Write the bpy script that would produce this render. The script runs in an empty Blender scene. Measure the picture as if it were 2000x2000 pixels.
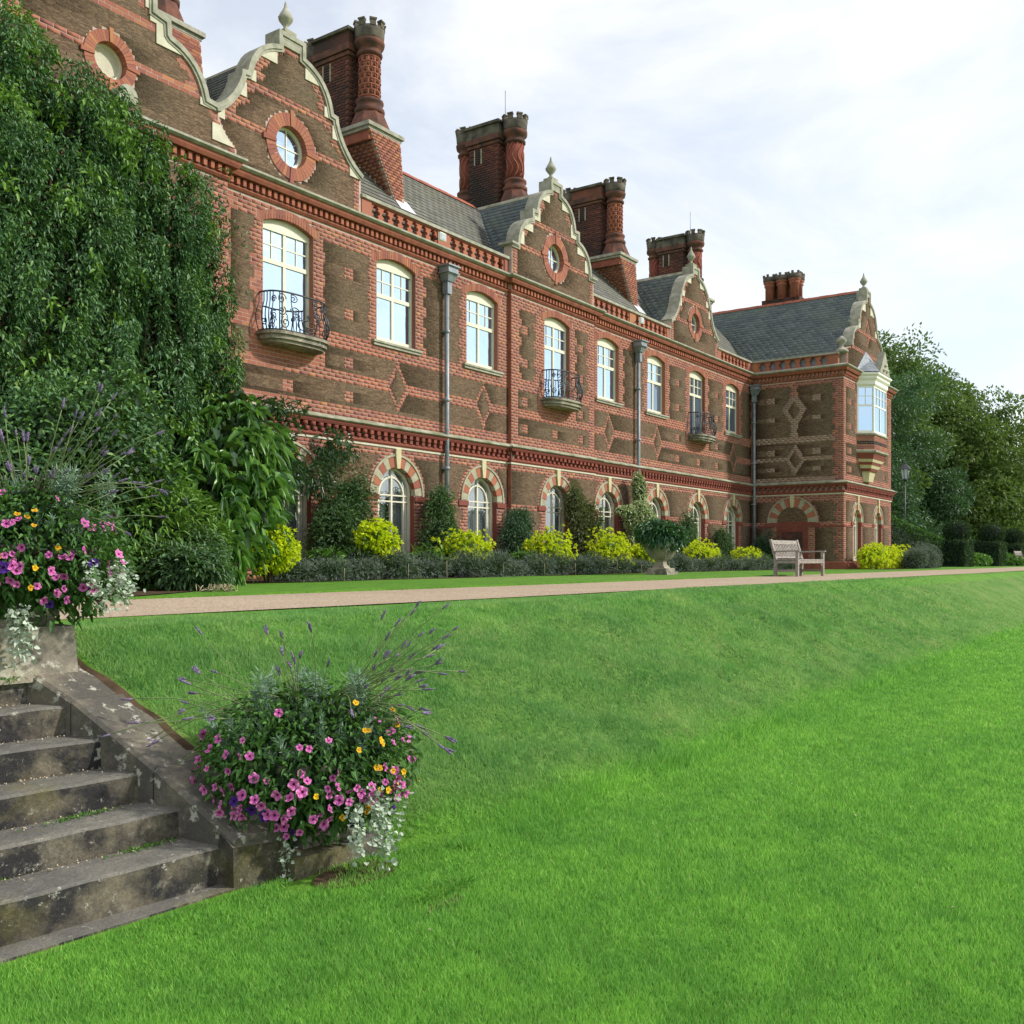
import bpy, math, random
import numpy as np
from math import sin, cos, pi, radians, atan2, sqrt, hypot
from mathutils import Vector, Matrix, Euler
random.seed(7)
RNG = np.random.default_rng(11)
S = bpy.context.scene
COL = S.collection

# ------------------------------------------------------------------ camera
EYE = Vector((0.0, 0.0, 1.6))
cd = bpy.data.cameras.new('camera'); cam = bpy.data.objects.new('camera', cd); COL.objects.link(cam)
cam.location = EYE
cam.rotation_euler = (radians(90), 0, radians(35.073 - 90))
cd.sensor_fit = 'HORIZONTAL'; cd.sensor_width = 36; cd.lens = 36 * 1937 / 2000
cd.shift_y = 91 / 2000; cd.clip_start = 0.1; cd.clip_end = 3000
S.camera = cam

# ------------------------------------------------------------------ light
SUN = Vector((0.50, -0.72, 0.62)).normalized()
sl = bpy.data.lights.new('sun', 'SUN'); so = bpy.data.objects.new('sun', sl); COL.objects.link(so)
sl.energy = 3.0; sl.angle = radians(3.0); sl.color = (1.0, 0.955, 0.88)
so.rotation_euler = SUN.to_track_quat('Z', 'Y').to_euler()
S.view_settings.view_transform = 'Standard'; S.view_settings.look = 'None'
S.view_settings.exposure = 0.50; S.view_settings.gamma = 1.0

W = bpy.data.worlds.new('World'); S.world = W; W.use_nodes = True
nt = W.node_tree; nt.nodes.clear()
def N(t, typ, **k):
    n = t.nodes.new(typ)
    for a, v in k.items():
        if a in n.inputs.keys() if isinstance(a, str) else False: n.inputs[a].default_value = v
        else: setattr(n, a, v)
    return n
out = nt.nodes.new('ShaderNodeOutputWorld')
sky = nt.nodes.new('ShaderNodeTexSky'); sky.sky_type = 'NISHITA'; sky.sun_disc = False
sky.sun_elevation = math.asin(SUN.z); sky.sun_rotation = atan2(SUN.x, SUN.y)
sky.air_density = 1.0; sky.dust_density = 1.2; sky.ozone_density = 1.2
b1 = nt.nodes.new('ShaderNodeBackground'); b1.inputs[1].default_value = 0.15
b2 = nt.nodes.new('ShaderNodeBackground'); b2.inputs[0].default_value = (0.97, 0.985, 1.0, 1); b2.inputs[1].default_value = 0.80
tc = nt.nodes.new('ShaderNodeTexCoord')
mp = nt.nodes.new('ShaderNodeMapping'); mp.inputs['Scale'].default_value = (1.0, 1.0, 2.6); mp.inputs['Location'].default_value = (0.35, 0.1, 0.2)
nz = nt.nodes.new('ShaderNodeTexNoise'); nz.inputs['Scale'].default_value = 2.3; nz.inputs['Detail'].default_value = 9; nz.inputs['Roughness'].default_value = 0.58; nz.inputs['Distortion'].default_value = 0.35
rp = nt.nodes.new('ShaderNodeValToRGB')
rp.color_ramp.elements[0].position = 0.40; rp.color_ramp.elements[0].color = (0.52, 0.52, 0.52, 1)
rp.color_ramp.elements[1].position = 0.62; rp.color_ramp.elements[1].color = (1, 1, 1, 1)
mx = nt.nodes.new('ShaderNodeMixShader')
lk = nt.links.new
lk(tc.outputs['Generated'], mp.inputs[0]); lk(mp.outputs[0], nz.inputs['Vector']); lk(nz.outputs['Fac'], rp.inputs[0])
lk(sky.outputs[0], b1.inputs[0]); lk(rp.outputs[0], mx.inputs[0]); lk(b1.outputs[0], mx.inputs[1]); lk(b2.outputs[0], mx.inputs[2]); lk(mx.outputs[0], out.inputs[0])

# ------------------------------------------------------------------ materials
def pos_noise(t, scale, detail=3, rough=0.55, vec=None, stretch=None):
    n = t.nodes.new('ShaderNodeTexNoise'); n.inputs['Scale'].default_value = scale
    n.inputs['Detail'].default_value = detail; n.inputs['Roughness'].default_value = rough
    g = t.nodes.new('ShaderNodeNewGeometry')
    if stretch:
        m = t.nodes.new('ShaderNodeMapping'); m.inputs['Scale'].default_value = stretch
        t.links.new(g.outputs['Position'], m.inputs[0]); t.links.new(m.outputs[0], n.inputs['Vector'])
    else: t.links.new(g.outputs['Position'], n.inputs['Vector'])
    return n.outputs['Fac']
def ramp(t, fac, stops):
    r = t.nodes.new('ShaderNodeValToRGB')
    e = r.color_ramp.elements
    e[0].position, e[0].color = stops[0][0], (*stops[0][1], 1)
    e[1].position, e[1].color = stops[-1][0], (*stops[-1][1], 1)
    for p, c in stops[1:-1]:
        x = e.new(p); x.color = (*c, 1)
    t.links.new(fac, r.inputs[0]); return r.outputs[0]
def mixc(t, fac, a, b, mode='MIX'):
    m = t.nodes.new('ShaderNodeMix'); m.data_type = 'RGBA'; m.blend_type = mode
    if isinstance(fac, float): m.inputs[0].default_value = fac
    else: t.links.new(fac, m.inputs[0])
    for i, v in ((6, a), (7, b)):
        if isinstance(v, tuple): m.inputs[i].default_value = (*v, 1)
        else: t.links.new(v, m.inputs[i])
    return m.outputs[2]
def math_(t, op, a, b=None, clamp=False):
    m = t.nodes.new('ShaderNodeMath'); m.operation = op; m.use_clamp = clamp
    for i, v in ((0, a), (1, b)):
        if v is None: continue
        if isinstance(v, (int, float)): m.inputs[i].default_value = v
        else: t.links.new(v, m.inputs[i])
    return m.outputs[0]
def rnd(t):
    g = t.nodes.new('ShaderNodeNewGeometry'); o = t.nodes.new('ShaderNodeObjectInfo')
    return math_(t, 'FRACT', math_(t, 'ADD', g.outputs['Random Per Island'], o.outputs['Random']))
def newmat(name, rough=0.8, spec=0.3):
    m = bpy.data.materials.new(name); m.use_nodes = True
    t = m.node_tree; b = t.nodes['Principled BSDF']
    b.inputs['Roughness'].default_value = rough; b.inputs['Specular IOR Level'].default_value = spec
    return m, t, b
def bump(t, b, h, strength=0.3, dist=0.02):
    n = t.nodes.new('ShaderNodeBump'); n.inputs['Strength'].default_value = strength; n.inputs['Distance'].default_value = dist
    t.links.new(h, n.inputs['Height']); t.links.new(n.outputs[0], b.inputs['Normal'])
def simple(name, c1, c2, scale=6, rough=0.8, spec=0.3, bstr=0.2, detail=5, stretch=None, metal=0.0, bd=0.01):
    m, t, b = newmat(name, rough, spec)
    f = pos_noise(t, scale, detail, stretch=stretch)
    t.links.new(ramp(t, f, [(0.32, c1), (0.68, c2)]), b.inputs['Base Color'])
    b.inputs['Metallic'].default_value = metal
    if bstr: bump(t, b, f, bstr, bd)
    return m
def brickmat(name, cols, grime=(0.10, 0.07, 0.05), gr=0.35):
    m, t, b = newmat(name, 0.9, 0.2)
    n = len(cols)
    c = ramp(t, rnd(t), [(i / (n - 1), cc) for i, cc in enumerate(cols)])
    big = pos_noise(t, 0.55, 4)
    c = mixc(t, math_(t, 'MULTIPLY', ramp(t, big, [(0.42 if gr < .5 else 0.30, (0, 0, 0)), (0.66 if gr < .5 else 0.6, (1, 1, 1))]), gr), c, grime)
    fine = pos_noise(t, 45, 3)
    c = mixc(t, 0.35, c, ramp(t, fine, [(0.3, (0.55, 0.55, 0.55)), (0.7, (1.25, 1.25, 1.25))]), 'MULTIPLY')
    t.links.new(c, b.inputs['Base Color']); bump(t, b, fine, 0.25, 0.006)
    return m
M = {}
M['brick'] = brickmat('red_brick', [(0.27, 0.098, 0.068), (0.35, 0.135, 0.086), (0.38, 0.155, 0.098), (0.31, 0.118, 0.085), (0.25, 0.095, 0.078), (0.43, 0.19, 0.092)], gr=0.12)
M['brick_soft'] = brickmat('rubbed_orange_brick', [(0.34, 0.118, 0.075), (0.41, 0.150, 0.086), (0.30, 0.100, 0.072)], gr=0.12)
M['brick_buff'] = brickmat('lichened_buff_brick', [(0.30, 0.21, 0.15), (0.36, 0.27, 0.19), (0.33, 0.22, 0.16), (0.28, 0.20, 0.14)], gr=0.3)
M['brick_dark'] = brickmat('sooty_chimney_brick', [(0.13, 0.050, 0.040), (0.19, 0.068, 0.048), (0.10, 0.042, 0.038), (0.16, 0.058, 0.044), (0.25, 0.09, 0.055)], grime=(0.035, 0.032, 0.03), gr=0.9)
M['brick_deep'] = brickmat('deep_red_brick', [(0.20, 0.055, 0.042), (0.27, 0.080, 0.056), (0.23, 0.062, 0.048)], gr=0.2)
M['mould'] = simple('moulded_brown_red_brick', (0.22, 0.075, 0.05), (0.36, 0.125, 0.08), 4, 0.9, 0.2, 0.2)
M['mortar'] = simple('pale_lime_mortar', (0.39, 0.30, 0.255), (0.50, 0.40, 0.345), 9, 0.95, 0.1)
# carrstone: thin brown slips in courses
def carrstone():
    m, t, b = newmat('brown_carrstone', 0.95, 0.1)
    g = t.nodes.new('ShaderNodeNewGeometry')
    mp = t.nodes.new('ShaderNodeMapping'); mp.inputs['Scale'].default_value = (8.5, 8.5, 30.0)
    nzv = t.nodes.new('ShaderNodeTexNoise'); nzv.inputs['Scale'].default_value = 2.5; nzv.inputs['Detail'].default_value = 2
    t.links.new(g.outputs['Position'], nzv.inputs['Vector'])
    ad = t.nodes.new('ShaderNodeVectorMath'); ad.operation = 'MULTIPLY_ADD'
    t.links.new(nzv.outputs['Color'], ad.inputs[0]); ad.inputs[1].default_value = (0.12, 0.12, 0.05); t.links.new(g.outputs['Position'], ad.inputs[2])
    t.links.new(ad.outputs[0], mp.inputs[0])
    v = t.nodes.new('ShaderNodeTexVoronoi'); v.feature = 'F1'; v.inputs['Scale'].default_value = 1.0
    e = t.nodes.new('ShaderNodeTexVoronoi'); e.feature = 'DISTANCE_TO_EDGE'; e.inputs['Scale'].default_value = 1.0
    t.links.new(mp.outputs[0], v.inputs['Vector']); t.links.new(mp.outputs[0], e.inputs['Vector'])
    sx = t.nodes.new('ShaderNodeSeparateColor'); t.links.new(v.outputs['Color'], sx.inputs[0])
    c = ramp(t, sx.outputs[0], [(0, (0.105, 0.070, 0.046)), (0.35, (0.150, 0.101, 0.066)), (0.7, (0.195, 0.132, 0.083)), (1, (0.132, 0.092, 0.063))])
    big = pos_noise(t, 0.8, 4)
    c = mixc(t, math_(t, 'MULTIPLY', ramp(t, big, [(0.45, (0, 0, 0)), (0.7, (1, 1, 1))]), 0.4), c, (0.13, 0.115, 0.075))
    edge = ramp(t, e.outputs['Distance'], [(0.0, (0.55, 0.55, 0.55)), (0.14, (1, 1, 1))])
    c = mixc(t, 0.8, c, edge, 'MULTIPLY')
    t.links.new(c, b.inputs['Base Color'])
    h = math_(t, 'ADD', math_(t, 'MULTIPLY', edge, 1.0), math_(t, 'MULTIPLY', sx.outputs[1], 0.7))
    bump(t, b, h, 0.6, 0.015)
    return m
M['carr'] = carrstone()
def weather(name, base, pale, dark, green, rough=0.9, sc=1.0):
    m, t, b = newmat(name, rough, 0.2)
    f1 = pos_noise(t, 2.2 * sc, 6, 0.65); f2 = pos_noise(t, 7.5 * sc, 8, 0.7); f3 = pos_noise(t, 1.3 * sc, 4)
    f4 = pos_noise(t, 60, 3)
    c = mixc(t, ramp(t, f1, [(0.40, (0, 0, 0)), (0.58, (1, 1, 1))]), base, dark)
    c = mixc(t, ramp(t, f2, [(0.56, (0, 0, 0)), (0.62, (1, 1, 1))]), c, pale)
    c = mixc(t, math_(t, 'MULTIPLY', ramp(t, f3, [(0.48, (0, 0, 0)), (0.70, (1, 1, 1))]), 0.6), c, green)
    c = mixc(t, 0.4, c, ramp(t, f4, [(0.3, (0.6, 0.6, 0.6)), (0.7, (1.3, 1.3, 1.3))]), 'MULTIPLY')
    t.links.new(c, b.inputs['Base Color']); bump(t, b, math_(t, 'ADD', f2, math_(t, 'MULTIPLY', f4, 0.4)), 0.5, 0.012)
    return m
def stepmat():
    m, t, b = newmat('lichened_step_stone', 0.9, 0.2)
    f1 = pos_noise(t, 2.6, 7, 0.7); f2 = pos_noise(t, 16, 9, 0.75); f3 = pos_noise(t, 1.5, 5, 0.6); f4 = pos_noise(t, 70, 4, 0.7); f5 = pos_noise(t, 5, 8, 0.7)
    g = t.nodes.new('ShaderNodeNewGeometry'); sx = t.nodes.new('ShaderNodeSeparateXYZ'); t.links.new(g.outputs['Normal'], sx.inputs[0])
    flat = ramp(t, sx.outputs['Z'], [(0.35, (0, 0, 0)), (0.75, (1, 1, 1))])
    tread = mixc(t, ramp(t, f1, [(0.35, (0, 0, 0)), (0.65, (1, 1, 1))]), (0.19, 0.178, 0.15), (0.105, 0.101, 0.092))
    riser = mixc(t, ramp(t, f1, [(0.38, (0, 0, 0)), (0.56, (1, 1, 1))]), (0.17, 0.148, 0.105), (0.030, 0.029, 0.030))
    c = mixc(t, flat, riser, tread)  # upward faces take the tread colour, vertical ones the darker riser colour
    c = mixc(t, ramp(t, f5, [(0.56, (0, 0, 0)), (0.66, (1, 1, 1))]), c, (0.22, 0.205, 0.165))
    c = mixc(t, ramp(t, f2, [(0.60, (0, 0, 0)), (0.66, (1, 1, 1))]), c, (0.40, 0.39, 0.33))
    c = mixc(t, math_(t, 'MULTIPLY', ramp(t, f3, [(0.54, (0, 0, 0)), (0.72, (1, 1, 1))]), 0.75), c, (0.15, 0.135, 0.035))
    c = mixc(t, 0.6, c, ramp(t, f4, [(0.3, (0.5, 0.5, 0.5)), (0.7, (1.4, 1.4, 1.4))]), 'MULTIPLY')
    t.links.new(c, b.inputs['Base Color']); bump(t, b, math_(t, 'ADD', f2, math_(t, 'MULTIPLY', f4, 0.6)), 0.7, 0.012)
    return m
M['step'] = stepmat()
M['coping_l'] = weather('pale_lichened_coping_stone', (0.19, 0.165, 0.125), (0.42, 0.41, 0.34), (0.09, 0.083, 0.072), (0.15, 0.15, 0.08), sc=1.5)
M['stone'] = weather('grey_weathered_stone', (0.34, 0.30, 0.23), (0.46, 0.43, 0.35), (0.15, 0.135, 0.11), (0.26, 0.26, 0.17), sc=0.9)
M['coping'] = simple('green_tinged_coping_stone', (0.24, 0.24, 0.18), (0.41, 0.395, 0.32), 5, 0.9, 0.2, 0.2, 7)
M['copback'] = simple('grey_coping_back', (0.19, 0.19, 0.14), (0.33, 0.32, 0.25), 2.2, 0.9, 0.2, 0.2)
M['ledge'] = simple('mossy_ledge_stone', (0.16, 0.17, 0.10), (0.42, 0.40, 0.31), 3.0, 0.9, 0.2, 0.3, 8)
M['cream'] = simple('cream_ashlar', (0.48, 0.455, 0.345), (0.60, 0.57, 0.45), 5, 0.85, 0.2, 0.05)
M['buffstone'] = simple('buff_arch_stone', (0.27, 0.27, 0.185), (0.42, 0.385, 0.275), 6, 0.9, 0.2, 0.2)
M['keystone'] = simple('yellow_keystone', (0.48, 0.42, 0.24), (0.56, 0.50, 0.32), 6, 0.85, 0.2, 0.1)
M['paint'] = simple('cream_window_paint', (0.66, 0.62, 0.48), (0.72, 0.68, 0.54), 3, 0.45, 0.4, 0.03)
M['whitepaint'] = simple('white_window_paint', (0.78, 0.76, 0.66), (0.82, 0.80, 0.72), 3, 0.45, 0.4, 0.03)
M['lead'] = simple('grey_lead_pipe', (0.17, 0.20, 0.225), (0.28, 0.315, 0.34), 5, 0.5, 0.4, 0.1, metal=0.2)
M['flash'] = simple('pale_lead_flashing', (0.50, 0.52, 0.54), (0.66, 0.68, 0.70), 5, 0.5, 0.4, 0.1)
M['iron'] = simple('black_wrought_iron', (0.012, 0.013, 0.018), (0.03, 0.032, 0.04), 12, 0.45, 0.5, 0.1)
M['terra'] = simple('terracotta', (0.22, 0.075, 0.05), (0.34, 0.125, 0.075), 5, 0.85, 0.25, 0.2)
M['terrad'] = simple('sooted_terracotta', (0.06, 0.042, 0.034), (0.19, 0.075, 0.052), 3.5, 0.9, 0.2, 0.3)
M['crown'] = simple('lichened_chimney_crown', (0.05, 0.044, 0.038), (0.17, 0.145, 0.11), 3.5, 0.95, 0.2, 0.3, 7)
M['ridge'] = simple('red_ridge_tile', (0.26, 0.085, 0.055), (0.38, 0.13, 0.08), 3, 0.85, 0.2, 0.2)
def slatemat(name, cs):
    m, t, b = newmat(name, 0.6, 0.35)
    c = ramp(t, rnd(t), [(0, cs[0]), (0.5, cs[1]), (1, cs[2])])
    f = pos_noise(t, 0.9, 6); f2 = pos_noise(t, 14, 5)
    c = mixc(t, math_(t, 'MULTIPLY', ramp(t, f, [(0.45, (0, 0, 0)), (0.65, (1, 1, 1))]), 0.55), c, cs[3])
    c = mixc(t, 0.5, c, ramp(t, f2, [(0.3, (0.7, 0.7, 0.7)), (0.7, (1.25, 1.25, 1.25))]), 'MULTIPLY')
    t.links.new(c, b.inputs['Base Color']); bump(t, b, f2, 0.3, 0.01)
    return m
M['slate'] = slatemat('blue_grey_slate', [(0.085, 0.105, 0.112), (0.115, 0.138, 0.142), (0.15, 0.172, 0.170), (0.15, 0.185, 0.145)])
M['slateg'] = slatemat('mossy_brown_slate', [(0.10, 0.098, 0.085), (0.135, 0.130, 0.112), (0.165, 0.16, 0.138), (0.15, 0.15, 0.105)])
M['timber'] = simple('silvered_teak', (0.21, 0.18, 0.155), (0.38, 0.34, 0.30), 5, 0.8, 0.2, 0.2, stretch=(1, 6, 6))
M['bark'] = simple('brown_bark', (0.05, 0.038, 0.026), (0.12, 0.095, 0.07), 7, 0.95, 0.1, 0.5)
M['soil'] = simple('brown_garden_soil', (0.045, 0.03, 0.02), (0.10, 0.068, 0.042), 8, 1.0, 0.05, 0.6, bd=0.03)
M['curtain'] = simple('pale_net_curtain', (0.50, 0.50, 0.48), (0.66, 0.66, 0.63), 2, 0.9, 0.1, 0.0)
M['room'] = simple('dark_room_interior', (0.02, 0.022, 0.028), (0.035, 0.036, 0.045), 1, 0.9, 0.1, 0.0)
M['stem'] = simple('green_stem', (0.14, 0.19, 0.07), (0.22, 0.27, 0.12), 9, 0.7, 0.3, 0.0)
M['lavhead'] = simple('dull_purple_lavender_head', (0.12, 0.09, 0.17), (0.26, 0.20, 0.32), 30, 0.8, 0.2, 0.0)
M['cane'] = simple('pale_cane', (0.42, 0.34, 0.22), (0.55, 0.46, 0.32), 9, 0.8, 0.2, 0.0)
M['lampglass'] = simple('pale_lantern_glass', (0.35, 0.40, 0.45), (0.5, 0.55, 0.6), 4, 0.15, 0.6, 0.0)

def glassmat(name, gl, tint, clear=0.0):
    m = bpy.data.materials.new(name); m.use_nodes = True; t = m.node_tree; t.nodes.clear()
    o = t.nodes.new('ShaderNodeOutputMaterial'); a = t.nodes.new('ShaderNodeBsdfGlossy'); a.inputs['Roughness'].default_value = 0.02
    a.inputs['Color'].default_value = tint
    d = t.nodes.new('ShaderNodeBsdfTransparent' if clear else 'ShaderNodeBsdfDiffuse')
    d.inputs['Color'].default_value = (0.85, 0.88, 0.9, 1) if clear else (0.10, 0.13, 0.17, 1)
    f = pos_noise(t, 1.4, 2); nb = t.nodes.new('ShaderNodeBump'); nb.inputs['Strength'].default_value = 0.12; nb.inputs['Distance'].default_value = 0.08
    t.links.new(f, nb.inputs['Height']); t.links.new(nb.outputs[0], a.inputs['Normal'])
    x = t.nodes.new('ShaderNodeMixShader'); x.inputs[0].default_value = gl
    t.links.new(d.outputs[0], x.inputs[1]); t.links.new(a.outputs[0], x.inputs[2]); t.links.new(x.outputs[0], o.inputs[0])
    return m
M['pane'] = glassmat('old_reflective_window_glass', 0.86, (0.60, 0.78, 0.95, 1))
M['panedim'] = glassmat('dim_window_glass', 0.30, (0.62, 0.78, 0.95, 1))
M['panemid'] = glassmat('half_reflective_window_glass', 0.62, (0.62, 0.78, 0.95, 1))
M['paneclear'] = glassmat('thin_clear_window_glass', 0.22, (0.85, 0.93, 1.0, 1), 1)

def leafmat(name, cols, rough=0.5, trans=0.25, patch=0.6, spec=0.35, tc=(0.20, 0.36, 0.03)):
    m, t, b = newmat(name, rough, spec)
    n = len(cols)
    f = math_(t, 'ADD', math_(t, 'MULTIPLY', rnd(t), 1 - patch * 0.6), math_(t, 'MULTIPLY', math_(t, 'SUBTRACT', math_(t, 'MULTIPLY', pos_noise(t, 1.2, 3), 2.4), 0.7), patch * 0.6), True)
    c = ramp(t, f, [(i / (n - 1), cc) for i, cc in enumerate(cols)])
    t.links.new(c, b.inputs['Base Color'])
    tr = t.nodes.new('ShaderNodeBsdfTranslucent'); t.links.new(mixc(t, 0.5, c, tc), tr.inputs[0])
    mxs = t.nodes.new('ShaderNodeMixShader'); mxs.inputs[0].default_value = trans
    o = t.nodes['Material Output']
    t.links.new(b.outputs[0], mxs.inputs[1]); t.links.new(tr.outputs[0], mxs.inputs[2]); t.links.new(mxs.outputs[0], o.inputs[0])
    return m
M['wist'] = leafmat('wisteria_leaf', [(0.032, 0.084, 0.038), (0.051, 0.128, 0.049), (0.074, 0.168, 0.058), (0.099, 0.210, 0.052), (0.160, 0.300, 0.043)], 0.48, 0.12, 0.7, 0.35)
M['wistlight'] = leafmat('young_yellow_green_leaf', [(0.07, 0.17, 0.025), (0.12, 0.25, 0.03), (0.18, 0.31, 0.04)], 0.45, 0.2)
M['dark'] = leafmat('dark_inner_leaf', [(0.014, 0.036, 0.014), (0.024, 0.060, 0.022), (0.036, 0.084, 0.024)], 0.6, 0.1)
M['bigleaf'] = leafmat('long_glossy_leaf', [(0.042, 0.114, 0.034), (0.072, 0.180, 0.046), (0.120, 0.276, 0.054), (0.240, 0.456, 0.072)], 0.35, 0.25, 0.3, 0.5)
M['jas'] = leafmat('dark_narrow_leaf', [(0.027, 0.068, 0.031), (0.042, 0.105, 0.042), (0.068, 0.150, 0.056)], 0.35, 0.12, 0.5, 0.5)
M['ivy'] = leafmat('wall_shrub_leaf', [(0.049, 0.101, 0.046), (0.070, 0.149, 0.058), (0.098, 0.189, 0.065), (0.126, 0.216, 0.078)], 0.5, 0.2)
M['bluegreen'] = leafmat('ceanothus_leaf', [(0.038, 0.090, 0.053), (0.060, 0.135, 0.075), (0.083, 0.180, 0.090)], 0.5, 0.15)
M['brownclimb'] = leafmat('bronze_tinged_leaf', [(0.117, 0.106, 0.046), (0.156, 0.138, 0.058), (0.117, 0.150, 0.052), (0.182, 0.125, 0.065)], 0.6, 0.2)
M['varieg'] = leafmat('cream_variegated_leaf', [(0.18, 0.27, 0.10), (0.36, 0.44, 0.20), (0.50, 0.55, 0.30), (0.58, 0.62, 0.38)], 0.5, 0.2, 0.3)
M['choisya'] = leafmat('golden_choisya_leaf', [(0.313, 0.488, 0.008), (0.506, 0.657, 0.010), (0.662, 0.784, 0.015), (0.810, 0.900, 0.050)], 0.5, 0.4, 0.3, 0.35, (0.85, 0.82, 0.03))
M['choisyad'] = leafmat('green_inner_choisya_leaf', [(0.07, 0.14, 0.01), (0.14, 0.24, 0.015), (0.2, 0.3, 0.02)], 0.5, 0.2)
M['lav'] = leafmat('grey_lavender_leaf', [(0.109, 0.133, 0.109), (0.145, 0.182, 0.145), (0.189, 0.217, 0.189), (0.167, 0.154, 0.167)], 0.8, 0.1, 0.7, 0.1)
M['lavg'] = leafmat('silvery_green_needle', [(0.130, 0.213, 0.143), (0.195, 0.300, 0.208), (0.286, 0.400, 0.286)], 0.7, 0.15)
M['silver'] = leafmat('pale_silver_leaf', [(0.33, 0.42, 0.31), (0.46, 0.54, 0.42), (0.58, 0.65, 0.54)], 0.7, 0.15)
M['petleaf'] = leafmat('petunia_leaf', [(0.037, 0.106, 0.023), (0.062, 0.163, 0.033), (0.100, 0.237, 0.046)], 0.6, 0.2)
M['herb'] = leafmat('bright_border_leaf', [(0.05, 0.14, 0.02), (0.09, 0.23, 0.03), (0.14, 0.3, 0.04)], 0.5, 0.25)
M['purpleleaf'] = leafmat('dark_purple_strap_leaf', [(0.018, 0.012, 0.018), (0.04, 0.025, 0.035), (0.06, 0.045, 0.05)], 0.4, 0.05)
M['urnleaf'] = leafmat('urn_shrub_leaf', [(0.026, 0.078, 0.036), (0.046, 0.130, 0.058), (0.078, 0.195, 0.078), (0.130, 0.260, 0.117)], 0.3, 0.1, 0.4, 0.55)
M['treea'] = leafmat('oak_crown_leaf', [(0.046, 0.095, 0.031), (0.081, 0.151, 0.042), (0.130, 0.207, 0.056), (0.182, 0.238, 0.063)], 0.6, 0.25)
M['treeb'] = leafmat('dark_evergreen_leaf', [(0.033, 0.078, 0.036), (0.051, 0.116, 0.051), (0.075, 0.163, 0.068), (0.120, 0.217, 0.090)], 0.5, 0.12)
M['treec'] = leafmat('olive_crown_leaf', [(0.060, 0.111, 0.031), (0.102, 0.169, 0.042), (0.156, 0.221, 0.057), (0.210, 0.260, 0.065)], 0.6, 0.25)
M['hedge'] = leafmat('clipped_yew_leaf', [(0.016, 0.042, 0.016), (0.026, 0.065, 0.021), (0.046, 0.111, 0.026)], 0.7, 0.1)
M['hedgetop'] = leafmat('sunlit_hedge_leaf', [(0.07, 0.19, 0.03), (0.11, 0.27, 0.04)], 0.7, 0.1)  # sunlight on the hedge's top and upper face, put into the leaf colour

def petal(name, cin, cout, dark):
    m, t, b = newmat(name, 0.55, 0.25)
    g = t.nodes.new('ShaderNodeTexCoord')
    ln = t.nodes.new('ShaderNodeVectorMath'); ln.operation = 'LENGTH'
    mp = t.nodes.new('ShaderNodeMapping'); mp.inputs['Scale'].default_value = (1, 1, 0)
    t.links.new(g.outputs['Object'], mp.inputs[0]); t.links.new(mp.outputs[0], ln.inputs[0])
    c = ramp(t, ln.outputs['Value'], [(0.0, dark), (0.18, dark), (0.30, cin), (1.0, cout)])
    o = t.nodes.new('ShaderNodeObjectInfo'); c = mixc(t, 0.8, c, ramp(t, o.outputs['Random'], [(0, (0.70, 0.62, 0.72)), (0.5, (1.0, 0.9, 1.0)), (1, (1.15, 1.2, 1.1))]), 'MULTIPLY')
    vn = t.nodes.new('ShaderNodeTexNoise'); vn.inputs['Scale'].default_value = 4; t.links.new(g.outputs['Object'], vn.inputs['Vector']); bump(t, b, vn.outputs['Fac'], 0.5, 0.15)
    t.links.new(c, b.inputs['Base Color']); return m
M['pink'] = petal('pink_petunia_petal', (0.62, 0.10, 0.38), (0.80, 0.28, 0.60), (0.12, 0.01, 0.06))
M['purple'] = petal('violet_petunia_petal', (0.05, 0.01, 0.16), (0.10, 0.025, 0.30), (0.01, 0.0, 0.03))
M['yellow'] = petal('yellow_flower_petal', (0.75, 0.42, 0.01), (0.85, 0.55, 0.02), (0.5, 0.2, 0.01))

def grassmat():
    m, t, b = newmat('mown_lawn', 0.85, 0.15)
    g = t.nodes.new('ShaderNodeNewGeometry')
    f1 = pos_noise(t, 0.35, 5, 0.6); f2 = pos_noise(t, 2.6, 6, 0.65, stretch=(0.6, 1.3, 1)); f3 = pos_noise(t, 42, 4, 0.7); f4 = pos_noise(t, 9, 5, 0.7)
    c = ramp(t, f2, [(0.30, (0.060, 0.170, 0.014)), (0.5, (0.088, 0.225, 0.020)), (0.7, (0.125, 0.265, 0.030))])
    c = mixc(t, math_(t, 'MULTIPLY', ramp(t, f1, [(0.4, (0, 0, 0)), (0.65, (1, 1, 1))]), 0.35), c, (0.140, 0.285, 0.032))
    sx = t.nodes.new('ShaderNodeSeparateXYZ'); t.links.new(g.outputs['Position'], sx.inputs[0])
    zz = sx.outputs['Z']
    onbank = math_(t, 'MULTIPLY', ramp(t, zz, [(0.03, (0, 0, 0)), (0.12, (1, 1, 1))]), ramp(t, zz, [(0.98, (1, 1, 1)), (1.0, (0.15, 0.15, 0.15))]))
    p = pos_noise(t, 1.7, 7, 0.7, stretch=(0.7, 1.2, 1))
    bank = ramp(t, p, [(0.30, (0.045, 0.125, 0.018)), (0.48, (0.09, 0.18, 0.034)), (0.62, (0.14, 0.205, 0.055)), (0.76, (0.24, 0.225, 0.09))])
    c = mixc(t, math_(t, 'MULTIPLY', onbank, 0.8), c, bank)
    c = mixc(t, 0.75, c, ramp(t, f3, [(0.25, (0.45, 0.45, 0.45)), (0.75, (1.5, 1.5, 1.5))]), 'MULTIPLY')
    c = mixc(t, 0.5, c, ramp(t, f4, [(0.3, (0.65, 0.65, 0.65)), (0.7, (1.25, 1.25, 1.25))]), 'MULTIPLY')
    t.links.new(c, b.inputs['Base Color'])
    bump(t, b, math_(t, 'ADD', f3, math_(t, 'MULTIPLY', f4, 1.6)), 0.55, 0.03)
    return m
M['lawn'] = grassmat()
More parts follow.
